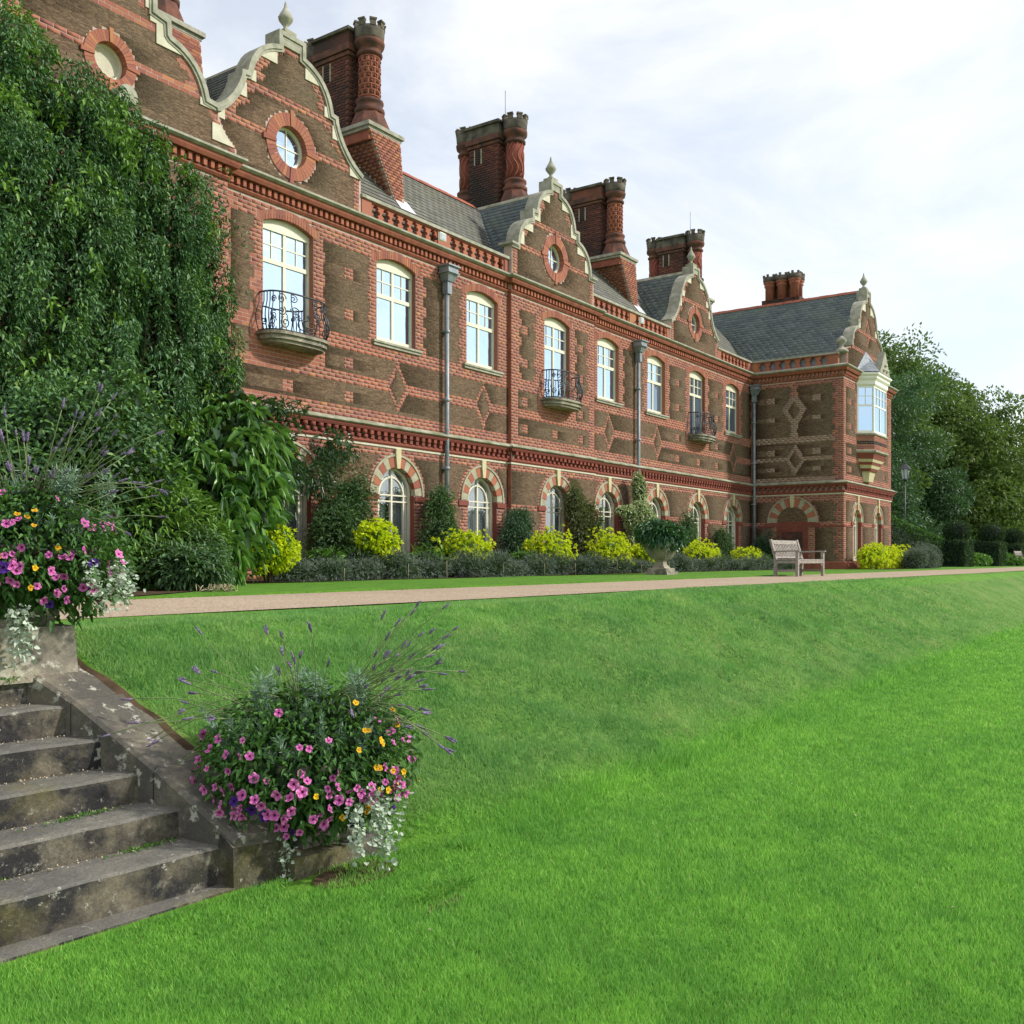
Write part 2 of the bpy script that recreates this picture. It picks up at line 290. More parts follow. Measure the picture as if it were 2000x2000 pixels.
def blademat():
    m, t, b = newmat('grass_blade', 0.6, 0.25)
    p = pos_noise(t, 2.1, 7, 0.72, stretch=(0.6, 1.3, 1)); r = rnd(t); f1 = pos_noise(t, 0.8, 4)
    c = ramp(t, r, [(0, (0.125, 0.33, 0.050)), (0.5, (0.205, 0.49, 0.075)), (0.9, (0.30, 0.60, 0.11)), (1, (0.45, 0.64, 0.18))])
    g = t.nodes.new('ShaderNodeNewGeometry'); sx = t.nodes.new('ShaderNodeSeparateXYZ'); t.links.new(g.outputs['Position'], sx.inputs[0])
    onbank = ramp(t, sx.outputs['Z'], [(0.08, (0, 0, 0)), (0.2, (1, 1, 1))])
    bank = ramp(t, p, [(0.30, (0.10, 0.29, 0.07)), (0.50, (0.20, 0.40, 0.12)), (0.64, (0.30, 0.46, 0.16)), (0.76, (0.48, 0.48, 0.24))])
    c = mixc(t, math_(t, 'MULTIPLY', onbank, 0.85), c, bank)
    c = mixc(t, 0.5, c, ramp(t, f1, [(0.35, (0.68, 0.76, 0.8)), (0.65, (1.22, 1.12, 1.0))]), 'MULTIPLY'); c = mixc(t, 0.7, c, ramp(t, pos_noise(t, 4.5, 5, 0.65), [(0.33, (0.66, 0.74, 0.75)), (0.67, (1.25, 1.18, 1.1))]), 'MULTIPLY')
    t.links.new(c, b.inputs['Base Color'])
    tr = t.nodes.new('ShaderNodeBsdfTranslucent'); t.links.new(c, tr.inputs[0])
    x = t.nodes.new('ShaderNodeMixShader'); x.inputs[0].default_value = 0.45
    t.links.new(b.outputs[0], x.inputs[1]); t.links.new(tr.outputs[0], x.inputs[2]); t.links.new(x.outputs[0], t.nodes['Material Output'].inputs[0])
    return m
M['blade'] = blademat()
def gravelmat():
    m, t, b = newmat('pinkish_gravel', 0.95, 0.15)
    v = t.nodes.new('ShaderNodeTexVoronoi'); v.inputs['Scale'].default_value = 55
    g = t.nodes.new('ShaderNodeNewGeometry'); t.links.new(g.outputs['Position'], v.inputs['Vector'])
    s = t.nodes.new('ShaderNodeSeparateColor'); t.links.new(v.outputs['Color'], s.inputs[0])
    c = ramp(t, s.outputs[0], [(0, (0.26, 0.19, 0.13)), (0.5, (0.37, 0.285, 0.205)), (1, (0.49, 0.395, 0.295))])
    f = pos_noise(t, 1.2, 5)
    c = mixc(t, 0.5, c, ramp(t, f, [(0.3, (0.82, 0.82, 0.82)), (0.7, (1.12, 1.12, 1.12))]), 'MULTIPLY')
    t.links.new(c, b.inputs['Base Color']); bump(t, b, v.outputs['Distance'], 0.5, 0.01); return m
M['gravel'] = gravelmat()

# ------------------------------------------------------------------ mesh helpers
def link(name, me, mat=None, parent=None, label=None, cat=None, group=None, kind=None):
    o = bpy.data.objects.new(name, me); COL.objects.link(o)
    if mat is not None and len(me.materials) == 0: me.materials.append(mat)
    if parent is not None: o.parent = parent
    if label: o['label'] = label
    if cat: o['category'] = cat
    if group: o['group'] = group
    if kind: o['kind'] = kind
    return o
def npmesh(name, V, F):
    V = np.asarray(V, dtype=np.float32); F = np.asarray(F, dtype=np.int32)
    me = bpy.data.meshes.new(name); k = F.shape[1]
    me.vertices.add(len(V)); me.vertices.foreach_set('co', V.ravel())
    me.loops.add(F.size); me.loops.foreach_set('vertex_index', F.ravel())
    me.polygons.add(len(F)); me.polygons.foreach_set('loop_start', np.arange(0, F.size, k, dtype=np.int32))
    me.update(calc_edges=True); return me
class MB:
    def __init__(s): s.v = []; s.f = []; s.sm = []
    def add(s, vs, fs, smooth=False):
        n = len(s.v); s.v += [tuple(p) for p in vs]; s.f += [tuple(n + i for i in f) for f in fs]; s.sm += [smooth] * len(fs); return s
    def box(s, x0, x1, y0, y1, z0, z1):
        return s.add([(x0,y0,z0),(x1,y0,z0),(x1,y1,z0),(x0,y1,z0),(x0,y0,z1),(x1,y0,z1),(x1,y1,z1),(x0,y1,z1)],
                     [(0,3,2,1),(4,5,6,7),(0,1,5,4),(1,2,6,5),(2,3,7,6),(3,0,4,7)])
    def hexa(s, p): return s.add(p, [(0,3,2,1),(4,5,6,7),(0,1,5,4),(1,2,6,5),(2,3,7,6),(3,0,4,7)])
    def prism(s, poly, fn, d0, d1):       # poly 2d (a,b); fn(a,b,d)->xyz
        n = len(poly)
        return s.add([fn(a,b,d0) for a,b in poly] + [fn(a,b,d1) for a,b in poly],
                     [tuple(range(n)), tuple(range(2*n-1, n-1, -1))] + [(i, (i+1)%n + 0 if False else n+i, n+(i+1)%n, (i+1)%n) for i in range(n)])
    def lathe(s, prof, c, n=16, ang=0.0, smooth=True):
        vs = []; fs = []
        for r, z in prof:
            for k in range(n):
                a = ang + 2*pi*k/n; vs.append((c[0]+r*cos(a), c[1]+r*sin(a), c[2]+z))
        for i in range(len(prof)-1):
            for k in range(n):
                k2 = (k+1) % n; fs.append((i*n+k, i*n+k2, (i+1)*n+k2, (i+1)*n+k))
        fs.append(tuple(range(n-1, -1, -1))); m = (len(prof)-1)*n; fs.append(tuple(range(m, m+n)))
        return s.add(vs, fs, smooth)
    def tube(s, pts, r, n=6, smooth=True):
        pts = [Vector(p) for p in pts]; m = len(pts); rs = r if isinstance(r, (list, tuple)) else [r]*m
        vs = []; ref = Vector((0.13, 0.21, 0.97))
        for i, p in enumerate(pts):
            d = (pts[min(i+1, m-1)] - pts[max(i-1, 0)]).normalized()
            if abs(d.dot(ref)) > 0.95: ref = Vector((0.9, 0.3, 0.1))
            a = d.cross(ref).normalized(); b = d.cross(a)
            for k in range(n):
                t = 2*pi*k/n; vs.append(p + a*(rs[i]*cos(t)) + b*(rs[i]*sin(t)))
        fs = [(i*n+k, i*n+(k+1)%n, (i+1)*n+(k+1)%n, (i+1)*n+k) for i in range(m-1) for k in range(n)]
        fs += [tuple(range(n-1,-1,-1)), tuple(range((m-1)*n, m*n))]
        return s.add(vs, fs, smooth)
    def mesh(s, name):
        me = bpy.data.meshes.new(name); me.from_pydata(s.v, [], s.f); me.validate(); me.update()
        if any(s.sm) and len(me.polygons) == len(s.sm): me.polygons.foreach_set('use_smooth', s.sm)
        return me
    def build(s, name, mat, parent=None, **k): return link(name, s.mesh(name), mat, parent, **k)
def thing(name, label, cat, loc=(0,0,0), group=None):
    o = bpy.data.objects.new(name, None); COL.objects.link(o); o.location = loc; o.empty_display_size = 0.2
    o['label'] = label; o['category'] = cat
    if group: o['group'] = group
    return o
def keepworld(child, parent):       # parts are modelled in world space: cancel the parent's offset
    child.matrix_parent_inverse = Matrix.Translation(-parent.location)
def part(mb, name, mat, parent, **k):
    o = mb.build(name, mat, parent, **k)
    loc = parent.location if parent.parent is None else parent.parent.location
    if parent.parent is None: o.matrix_parent_inverse = Matrix.Translation(-parent.location)
    return o
UNIT = {}
def unitbox(mat):
    if mat not in UNIT:
        UNIT[mat] = MB().box(-.5,.5,-.5,.5,-.5,.5).mesh('piece_box'); UNIT[mat].materials.append(mat)
    return UNIT[mat]
def scr(p):     # size order: distance from the eye
    return (Vector(p) - EYE).length

# ------------------------------------------------------------------ foliage helpers
def nrm(a): return a / np.maximum(np.linalg.norm(a, axis=1, keepdims=True), 1e-6)
def leafmesh(name, P, D, L, Wd, fold=0.25, droop=0.25, upb=1.0, rng=RNG):
    n = len(P); D = nrm(D); L = np.broadcast_to(np.asarray(L, float), (n,))[:, None]; Wd = np.broadcast_to(np.asarray(Wd, float), (n,))[:, None]
    ref = rng.normal(size=(n, 3)) * 0.6; ref[:, 2] += upb
    side = nrm(np.cross(D, ref)); nn = np.cross(side, D)
    z = np.zeros((n, 3)); z[:, 2] = -1
    v0 = P; l1 = P + D*L*.33 + side*Wd*.5 + nn*Wd*fold; l2 = P + D*L*.72 + side*Wd*.38 + nn*Wd*fold*.7 + z*L*droop*.4
    tp = P + D*L + z*L*droop
    r2 = P + D*L*.72 - side*Wd*.38 + nn*Wd*fold*.7 + z*L*droop*.4; r1 = P + D*L*.33 - side*Wd*.5 + nn*Wd*fold
    V = np.stack([v0, l1, l2, tp, r2, r1], 1).reshape(-1, 3)
    b = np.arange(n)[:, None]*6
    F = np.concatenate([b + np.array([[0,1,2,3]]), b + np.array([[0,3,4,5]])], 1).reshape(-1, 4)
    return npmesh(name, V, F)
def rdir(n, up=0.0, rng=RNG):
    d = rng.normal(size=(n, 3)); d[:, 2] += up; return nrm(d)
def ellip(n, c, r, shell=0.55, zmin=None, rng=RNG, lump=0.22, seed=0):
    """points spread through the outer volume of a lumpy ellipsoid, with outward directions"""
    d = nrm(rng.normal(size=(n, 3))); rr = 1 - (1-shell)*rng.random(n)**1.6
    lr = np.random.default_rng(int(abs(c[0]*131 + c[1]*17 + c[2]*7)) + seed); K = 14
    q = nrm(lr.normal(size=(K, 3))); amp = lr.uniform(-1, 1, K)
    l = sum(amp[k]*np.maximum(0, d @ q[k])**6 for k in range(K))
    rr = rr*(1 + lump*l)
    P = np.array(c) + d*rr[:, None]*np.array(r)
    if zmin is not None: P[:, 2] = np.maximum(P[:, 2], zmin + rng.random(n)*0.05)
    return P, nrm(d*np.array([1/r[0], 1/r[1], 1/r[2]]))
def blob(name, c, r, n, L, Wd, mat, parent, out=0.8, shell=0.55, zmin=None, lump=0.22, droop=0.25, seed=0, whorl=0, **k):
    P, D = ellip(n, c, r, shell, zmin, lump=lump, seed=seed)
    if whorl:
        P = np.repeat(P, whorl, 0); D = np.repeat(D, whorl, 0); n = len(P)
    DD = D*out + rdir(n)*(1.0 if not whorl else 0.9)
    me = leafmesh(name, P, DD, L*RNG.uniform(.7, 1.25, n), Wd*RNG.uniform(.75, 1.2, n), droop=droop)
    o = link(name, me, mat, parent, **k)
    if parent is not None: keepworld(o, parent)
    return o

# ================================================================== GROUND
ZT = 1.14
def groundz(x, y):
    x = np.asarray(x, float); y = np.asarray(y, float)
    toe = 3.28 + 0.62*np.exp(-((x-3.6)/.9)**2); top = 5.75
    t = np.clip((y - toe)/(top - toe), 0, 1); sm = t*t*(3-2*t)
    z = ZT*(1.0*t - 0.04*np.sin(2*np.pi*t))
    w = np.clip(t*(1-t)*4, 0, 1)
    b = (np.sin(x*1.9+y*2.3)*np.sin(x*.83-y*3.1+1.3) + .6*np.sin(x*3.7+1.1)*np.sin(y*5.1+x*1.3) + .4*np.sin(x*7.3+y*3.9)*np.sin(y*8.3-x*2.1))
    z = z + w*(0.036*b + 0.026*np.sin(x*5.3+y*2.1+np.sin(y*3))*np.sin(y*6.7-x*1.7))
    z = z + 0.006*np.sin(x*.9+y*.7)*np.sin(x*.43-y*1.1)
    wc = np.exp(-((np.maximum(x, 3.4)-3.4)/.75)**2)*np.clip((y-4.15)/.3, 0, 1)*(y < 5.8)
    z = z*(1-wc) + (np.interp(y, [3.86, 4.42, 4.98, 5.28, 5.75], [.235, .53, .845, 1.0, 1.14])+.015)*wc
    xc = np.interp(y, [3.80, 3.86, 4.42, 4.98, 5.28, 5.7], [3.2, 3.44, 3.38, 3.27, 3.19, 3.21]); z = np.where((x < xc) & (y > 3.84) & (y < 5.75), z-.12, z)
    cut = (x < 3.2) & (y < 5.55); z = np.where(cut, -0.12, z)
    low = (x < 3.2) & (y < 4.12); z = np.where(low, 0.0, z)
    return z
xs = np.concatenate([[-400, -150, -60, -25, -10, -4, -1, 1, 2.2, 3.1, 3.17, 3.195], np.arange(3.21, 3.56, .025), np.arange(3.6, 30, .16), np.arange(30, 70, .6), [75, 85, 100, 130, 180, 260, 400, 700, 1200]])
ys = np.concatenate([[-900, -400, -150, -60, -25, -10, -4], np.arange(-2, 3.0, .5), np.arange(3.0, 6.1, .12), [6.6, 9, 12, 16, 20, 40, 100, 300, 900]])
GX, GY = np.meshgrid(xs, ys, indexing='ij'); GZ = groundz(GX, GY)
V = np.stack([GX.ravel(), GY.ravel(), GZ.ravel()], 1); nx, ny = len(xs), len(ys)
I, J = np.meshgrid(np.arange(nx-1), np.arange(ny-1), indexing='ij'); a = (I*ny + J).ravel()
F = np.stack([a, a+ny, a+ny+1, a+1], 1)
me = npmesh('lawn', V, F); me.polygons.foreach_set('use_smooth', [True]*len(F))
link('lawn', me, M['lawn'], kind='structure')

# near grass blades
def blades():
    n = 900000
    D = 3.1 + 22*RNG.random(n)**2.0; lat = RNG.uniform(-.56, .56, n)*D
    keep = RNG.random(n) < np.clip((25.5-D)/12, 0, 1)
    D = D[keep]; lat = lat[keep]
    c_, s_ = cos(radians(35.073)), sin(radians(35.073))
    X = D*c_ + lat*s_; Y = D*s_ - lat*c_
    ok = (Y < 6.35) & ~((X < np.interp(Y, [3.86, 4.42, 4.98, 5.28, 5.7], [3.49, 3.43, 3.32, 3.24, 3.26])+RNG.random(len(X))*.03) & (Y > 3.78 + .07*(3.1-X)) ) & ~((X > 3.36) & (X < 4.02) & (Y > 3.68) & (Y < 4.3)) & ~((X < 3.25) & (Y > 3.84 + .05*(3.1-X))) & ~(((X-3.42)/.26)**2+((Y-3.60)/.12)**2 < RNG.uniform(.3, 1.1, len(X)))
    X = X[ok]; Y = Y[ok]; D = D[ok]; n = len(X); Z = groundz(X, Y)
    bankf = np.clip(Z/0.3, 0, 1)*np.clip((1.16-Z)/.2, 0, 1)
    patch = (np.sin(X*2.1+Y*1.7)*np.sin(X*1.3-Y*2.9+2)) ; h = RNG.uniform(.018, .042, n)*(1+.35*bankf)*(1+.25*patch)*(1+1.3*np.exp(-((Y-3.36-.04*np.sin(X*2.3))/.10)**2)*(X > 4.3))
    w = .0026*np.clip(D/4.0, 1, 4.5)
    a = RNG.uniform(0, 2*pi, n); lean = RNG.uniform(.1, .9, n)*h; b = RNG.uniform(0, 2*pi, n)
    P = np.stack([X, Y, Z-.003], 1); sd = np.stack([np.cos(a)*w, np.sin(a)*w, 0*a], 1)
    tip = P + np.stack([np.cos(b)*lean, np.sin(b)*lean, h], 1)
    V = np.stack([P-sd, P+sd, tip], 1).reshape(-1, 3); F = np.arange(3*n).reshape(-1, 3)
    return link('grass', npmesh('grass', V, F), M['blade'], label='bright green mown grass blades covering the near lawn and bank', cat='grass', kind='stuff')
blades()
n = 1500; a = RNG.uniform(0, 2*pi, n); q = np.sqrt(RNG.random(n)); P = np.stack([3.68+q*np.cos(a)*.20, 3.00+q*np.sin(a)*.06, 0*a], 1)
t = thing('grass_tuft', 'dark tuft of longer grass beside the bare earth patch on the near lawn', 'grass tuft', (3.68, 3.0, 0)); o = link('blades', leafmesh('blades', P, rdir(n, 1.2), RNG.uniform(.04, .085, n), .004, droop=.2), M['blade'], t); keepworld(o, t)

def pathY0(x): return 6.72 - .034*(x-10) + .05*sin(x*.5)
def pathY1(x): return 9.62 - .027*(x-10) + .04*sin(x*.37)
def strip(name, x0, x1, f0, f1, z, mat, step=.6, thick=0.0, **k):
    xx = np.arange(x0, x1+.01, step); mb = MB(); vs = []; fs = []
    for i, x in enumerate(xx): vs += [(x, f0(x), z), (x, f1(x), z)]
    for i in range(len(xx)-1): fs.append((2*i, 2*i+2, 2*i+3, 2*i+1))
    mb.add(vs, fs); return mb.build(name, mat, None, **k)
strip('gravel_path', -6, 140, pathY0, pathY1, ZT+.008, M['gravel'], kind='structure')
strip('flower_bed', 9.0, 43.2, lambda x: 14.45 + .05*sin(x*1.3), lambda x: 17.2, ZT+.012, M['soil'], .4, kind='structure')
strip('flower_bed', -4, 9.0, lambda x: 10.35 + .4*max(0, x-6.5)**1.35 , lambda x: 17.2, ZT+.012, M['soil'], .3, kind='structure')
strip('flower_bed', 43.2, 53, lambda x: 10.9, lambda x: 12.85, ZT+.012, M['soil'], .6, kind='structure')
# worn earth by the low plinth
mb = MB(); mb.add([(3.55+.24*cos(t)*1.1+.1, 3.52+.16*sin(t), .012) for t in np.linspace(0, 2*pi, 15)[:-1]], [tuple(range(14))]); mb.build('bare_earth', M['soil'], kind='structure')
mb = MB(); mb.add([(3.56+.13*cos(t)+.03*sin(3*t), 2.88+.045*sin(t)+.01*sin(5*t), .012) for t in np.linspace(0, 2*pi, 15)[:-1]], [tuple(range(14))]); mb.build('bare_earth', M['soil'], kind='structure')
mb = MB(); yy = np.linspace(4.12, 5.7, 14)
xo = lambda y: np.interp(y, [3.86, 4.42, 4.98, 5.28, 5.7], [3.47, 3.41, 3.30, 3.22, 3.24])
for a, b in zip(yy[:-1], yy[1:]): mb.add([(xo(a)-.13, a, float(groundz(3.5, a))-.03), (xo(b)-.13, b, float(groundz(3.5, b))-.03), (xo(b)+.0+.015*sin(b*19), b, float(groundz(3.5, b))+.012), (xo(a)+.0+.015*sin(a*19), a, float(groundz(3.5, a))+.012)], [(3,2,1,0)])
mb.build('bare_earth', M['soil'], kind='structure')
# edging shelf of grass at path sides gives a slight dark cut edge
for nm, f in (('turf_edge', pathY1),):
    mb = MB(); xx = np.arange(4, 75, .3)
    for a, b in zip(xx[:-1], xx[1:]): mb.add([(a, f(a), ZT+.006), (b, f(b), ZT+.006), (b, f(b), ZT+.035), (a, f(a), ZT+.035), (a, f(a)+.2, ZT+.030), (b, f(b)+.2, ZT+.030)], [(0,1,2,3),(3,2,5,4)])
    mb.build(nm, M['lawn'], kind='structure')

# ================================================================== STEPS
stair = thing('stone_staircase', 'weathered lichen-covered stone garden steps beside the grass bank, bottom left', 'steps', (1.6, 4.5, 0))
SY = [3.95, 4.24, 4.52, 4.77, 5.01, 5.25, 5.50]; SXr = [3.16, 3.13, 3.08, 3.02, 2.965, 2.92, 2.89]; SZ = [.193, .339, .496, .652, .81, .96, 1.12]
def yst(i, x): return SY[i] + .09*(SXr[i]-x)
for i in range(7):
    z0 = -.05 if i == 0 else SZ[i-1]-.02; z1 = SZ[i]; xr = SXr[i]+.04
    yb = (lambda x: yst(i+1, x)+.12) if i < 6 else (lambda x: 6.75)
    # each riser is two long stones with chipped noses
    cuts = [-.6, random.uniform(.6, 1.6), xr]
    mb = MB(); vs = []; fs = []; xx = list(np.linspace(-.6, xr, 22)); rows = []
    for x in xx:
        j = random.uniform(-.006, .006); k = random.uniform(-.005, .004); y = yst(i, x)
        rows.append([(x, y+j, z0), (x, y+j+.004, z1-.035), (x, y+.006+j, z1-.012+k), (x, y+.024+j, z1+k), (x, yb(x), z1+.004), (x, yb(x), z0)])
    m = 6
    for r in rows: vs += r
    for a in range(len(rows)-1):
        for q in range(m-1): fs.append((a*m+q, (a+1)*m+q, (a+1)*m+q+1, a*m+q+1))
    fs.append(tuple(range(m))); fs.append(tuple((len(rows)-1)*m+q for q in range(m-1, -1, -1)))
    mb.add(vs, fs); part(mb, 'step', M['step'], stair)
n = 1500; ii = RNG.integers(0, 6, n); x = RNG.uniform(.8, 3.05, n); P = np.stack([x, np.array([SY[i+1]+.09*(SXr[i+1]-xx)-abs(RNG.normal())*.035-.004 for i, xx in zip(ii, x)]), np.array([SZ[i] for i in ii])+.008], 1)
o = link('leaf_litter', leafmesh('leaf_litter', P, rdir(n, .1), RNG.uniform(.006, .016, n), .007), M['cane'], stair, kind='stuff'); keepworld(o, stair)
n = 900; P = np.concatenate([np.stack([RNG.normal(cx_, .10, 150), np.full(150, cy_)+RNG.normal(size=150)*.02, np.full(150, cz_)], 1) for cx_, cy_, cz_ in ((2.75, 4.49, .345), (2.9, 4.22, .20), (1.9, 4.62, .345), (2.2, 4.33, .2), (2.7, 5.2, .96), (3.02, 5.26, 1.0))])
o = link('moss', leafmesh('moss', P, rdir(len(P), 1), .022, .006), M['herb'], stair, kind='stuff'); keepworld(o, stair)
# sloping coping stones
cp = [(3.16, 3.86, .235), (3.10, 4.42, .53), (2.985, 4.98, .845), (2.89, 5.28, 1.0)]
for i in range(3):
    (xa, ya, za), (xb, yb, zb) = cp[i], cp[i+1]; g = .006; wa, wb = .27, .27
    ya += g; yb -= g; ox = .05
    ring = lambda x, y, z, w: [(x, y, z-.42), (x+w+ox, y-.02, z-.42), (x+w+ox, y-.02, z-.014), (x+w+ox-.02, y-.02, z), (x+.02, y, z), (x, y, z-.018)]
    A = ring(xa, ya, za, wa); B = ring(xb, yb, zb, wb); mb = MB()
    mb.add(A+B, [tuple(range(5,-1,-1)), tuple(range(6,12))] + [(k, (k+1)%6, 6+(k+1)%6, 6+k) for k in range(6)])
    part(mb, 'coping_stone', M['coping_l'], stair)
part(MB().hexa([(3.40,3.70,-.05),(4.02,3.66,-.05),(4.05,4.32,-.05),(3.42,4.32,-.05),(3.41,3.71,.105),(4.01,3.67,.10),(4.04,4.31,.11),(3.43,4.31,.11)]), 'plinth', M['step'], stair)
part(MB().hexa([(3.55,3.80,.10),(3.92,3.78,.10),(3.95,4.15,.10),(3.58,4.17,.10),(3.57,3.82,.16),(3.90,3.80,.16),(3.93,4.13,.16),(3.60,4.15,.16)]), 'plinth_block', M['stone'], stair)
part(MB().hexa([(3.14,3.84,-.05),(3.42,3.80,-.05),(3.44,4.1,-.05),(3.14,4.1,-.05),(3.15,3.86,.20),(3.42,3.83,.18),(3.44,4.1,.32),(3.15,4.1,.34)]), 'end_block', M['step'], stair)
# mowing kerb slab in front of the first step
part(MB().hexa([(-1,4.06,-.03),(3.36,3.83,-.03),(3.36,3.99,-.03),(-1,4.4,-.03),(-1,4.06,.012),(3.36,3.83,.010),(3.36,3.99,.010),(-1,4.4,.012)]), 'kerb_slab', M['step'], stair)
# upper pedestal
part(MB().hexa([(2.60,5.24,.93),(3.16,5.19,.93),(3.22,5.75,.93),(2.66,5.8,.93),(2.66,5.27,1.225),(3.15,5.22,1.225),(3.2,5.75,1.225),(2.7,5.8,1.225)]), 'pedestal', M['stone'], stair)
part(MB().box(2.74,3.1,5.33,5.7,1.222,1.27), 'pedestal_neck', M['stone'], stair)

# ================================================================== HOUSE
house = thing('country_house', 'long red-brick and brown carrstone mansion with curly gables and tall clustered chimneys', 'mansion', (28, 17, ZT))
def hp(mb, name, mat, parent=None, **k):
    o = mb.build(name, mat, parent or house, **k)
    if parent is None: keepworld(o, house)
    return o
def grp(name, loc=(0,0,0), **k):          # a part carrying sub-parts: small real mesh host
    raise NotImplementedError
RH = .09; BL = .25; JT = .0125
BR = {}      # material -> list of boxes (center, size(lx,ly,lz))
def addbrick(mat, c, s): BR.setdefault(mat, []).append((c, s))
WALLQ = MB(); CARR = MB()
def wall(fn, ax, u0, u1, z0, z1, cls, sgn=-1):
    """fn(u,d,z)->world, d = distance outward; ax 'x' or 'y' is the axis u runs along"""
    du = .0625; nu = int(round((u1-u0)/du)); rows = int(round((z1-z0)/RH)); rh = (z1-z0)/rows
    for k in range(rows):
        za, zb = z0+k*rh, z0+(k+1)*rh; zm = (za+zb)/2
        for h in (0, 1):       # backing in half rows
            a, b = za+h*rh/2, za+(h+1)*rh/2; m = (a+b)/2; st = None
            for i in range(nu+1):
                v = True if i == nu else cls(u0+(i+.5)*du, m) == 'v'
                if not v and st is None: st = i
                if v and st is not None:
                    p, q = u0+st*du, u0+i*du
                    WALLQ.add([fn(p,0,a), fn(q,0,a), fn(q,0,b), fn(p,0,b)], [(0,1,2,3)]); st = None
        cs = [cls(u0+(i+.5)*du, zm) for i in range(nu)] + [None]
        st = 0
        for i in range(1, nu+1):
            if cs[i] != cs[st]:
                p, q, c = u0+st*du, u0+i*du, cs[st]; st = i
                if c == 's':
                    CARR.add([fn(p,0,za), fn(q,0,za), fn(q,.005,za), fn(p,.005,za), fn(p,0,zb), fn(q,0,zb), fn(q,.005,zb), fn(p,.005,zb)], [(3,2,6,7),(0,3,7,4),(1,5,6,2)])
                elif c in BMAT:
                    x = p - ((p - (BL/2 if k % 2 else 0) - u0) % BL)
                    while x < q - .01:
                        a, b = max(x, p), min(x+BL, q); x += BL
                        if b - a < .03: continue
                        dd = .0035 + random.uniform(-.001, .001)
                        pc = fn((a+b)/2, dd/2, zm); lu = b-a-JT
                        addbrick(BMAT[c], pc, (lu, dd, rh-JT) if ax == 'x' else (dd, lu, rh-JT))
BMAT = {'b': 'brick', 'o': 'brick_soft', 'l': 'brick_buff', 'k': 'brick_dark', 'd': 'brick_deep'}
YF = 17.0
WX = [15.44, 19.08, 22.74, 26.55, 30.02, 33.66, 37.34, 40.97]
FRENCH = {0, 3, 6}
DIA = [19.11, 22.77, 30.04, 33.73, 41.05]
SQU = [17.33, 24.72, 27.96, 35.48, 39.2]; SQL = SQU + [15.4, 26.38, 37.42]
def segarc(x):  # top of the first-floor openings
    return 9.05 + .17*(1-(x/.75)**2)
STONEP = [(13.82,14.42),(16.47,18.09),(20.12,21.75),(24.42,25.3),(27.62,28.42),(31.07,32.62),(34.72,36.25),(38.38,39.92),(42.02,43.1)]
def tooth(z, w=.12): return w if int((z-5)/(.27)) % 2 else 0
def near(x, L, r): return any(abs(x-c) < r for c in L)
def facade(x, z):
    for i, c in enumerate(WX):
        d = x-c
        if abs(d) < .75 and (6.5 if i in FRENCH else 7.06) < z < segarc(d)+.10: return 'v'
        if abs(d) < .92 and segarc(min(abs(d), .75))+.0 < z < segarc(min(abs(d),.75))+.20: return 'n'
        # ground arch
        if z < 4.4:
            if abs(d) < .70 and 1.45 < z <= 3.24: return 'v'
            r = hypot(d, z-3.24)
            if z > 3.24 and r < .85: return 'v'
            if z > 3.24 and r < 1.02: return 'n'
            if abs(d) < .11 and 3.9 < z: return 'n'
            if abs(d) < (1.06 if int(z/.27) % 2 else .94) and z <= 3.24: return 'b'
            if z > 3.24 and r < 1.12: return 'b'
    if z < 4.42:
        if z > 4.2 or z < 1.5 or 3.04 < z < 3.18: return 'b'
        if x < 13.85: return 'b'
        return 's'
    if z < 5.0 or z > 9.44: return 'n'
    if abs(x-24.2) < .2 or abs(x-28.68) < .2 or x < 13.8 or x > 43.1: return 'b'
    for c in DIA:
        q = abs(x-c)/.44 + abs(z-5.98)/.68; qi = abs(x-c)/.29 + abs(z-5.98)/.46
        if qi < 1: return 's'
        if q < 1: return 'b'
    if 5.27 < z < 5.80: return 'b' if near(x, SQL, .16) and abs(z-5.53) < .13 else 's'
    if 6.08 < z < 6.62:
        for i in FRENCH:
            if abs(x-WX[i]) < 1.12: return 'o'
        return 'b' if near(x, SQU, .16) and abs(z-6.34) < .13 else 's'
    if 7.0 < z < 9.07:
        for a, b in STONEP:
            t = tooth(z)
            if a-.0+ (t if a > 13.9 else 0) < x < b-t:
                return 'b' if near(x, SQU, .16) and (abs(z-8.5) < .13 or abs(z-7.46) < .13) else 's'
    if 9.07 <= z: return 'o' if sin(x*1.7)+sin(x*.6+2) > .2 else 'b'
    if 5.8 <= z < 7.0: return 'o' if sin(x*1.1+z*3)+sin(x*.7+2) > .5 else 'b'
    return 'b'
def fx(y0): return lambda u, d, z: (u, y0-d, z)
for a, b, y in ((13.5, 24.0, YF), (24.0, 28.875, YF-.11), (28.875, 43.25, YF)):
    wall(fx(y), 'x', a, b, ZT, 9.96, facade)
for x in (24.0, 28.875):
    WALLQ.add([(x, YF, ZT), (x, YF-.11, ZT), (x, YF-.11, 9.96), (x, YF, 9.96)], [(0,1,2,3)])
    hp(MB().box(x-.004, x+.004, YF-.12, YF-.008, ZT, 9.5), 'pilaster_return', M['mould'])
YP = 16.72       # left pavilion
def pav(x, z):
    if x > 13.15: return 'b'
    if z > 9.44 or 4.42 < z < 5: return 'n'
    return 's' if int(z/.6) % 2 else 'b'
wall(fx(YP), 'x', 5.0, 13.5, ZT, 9.96, pav)
hp(MB().box(13.49, 13.5, YP+.002, YF-.002, ZT, 9.96), 'pavilion_return', M['brick'])
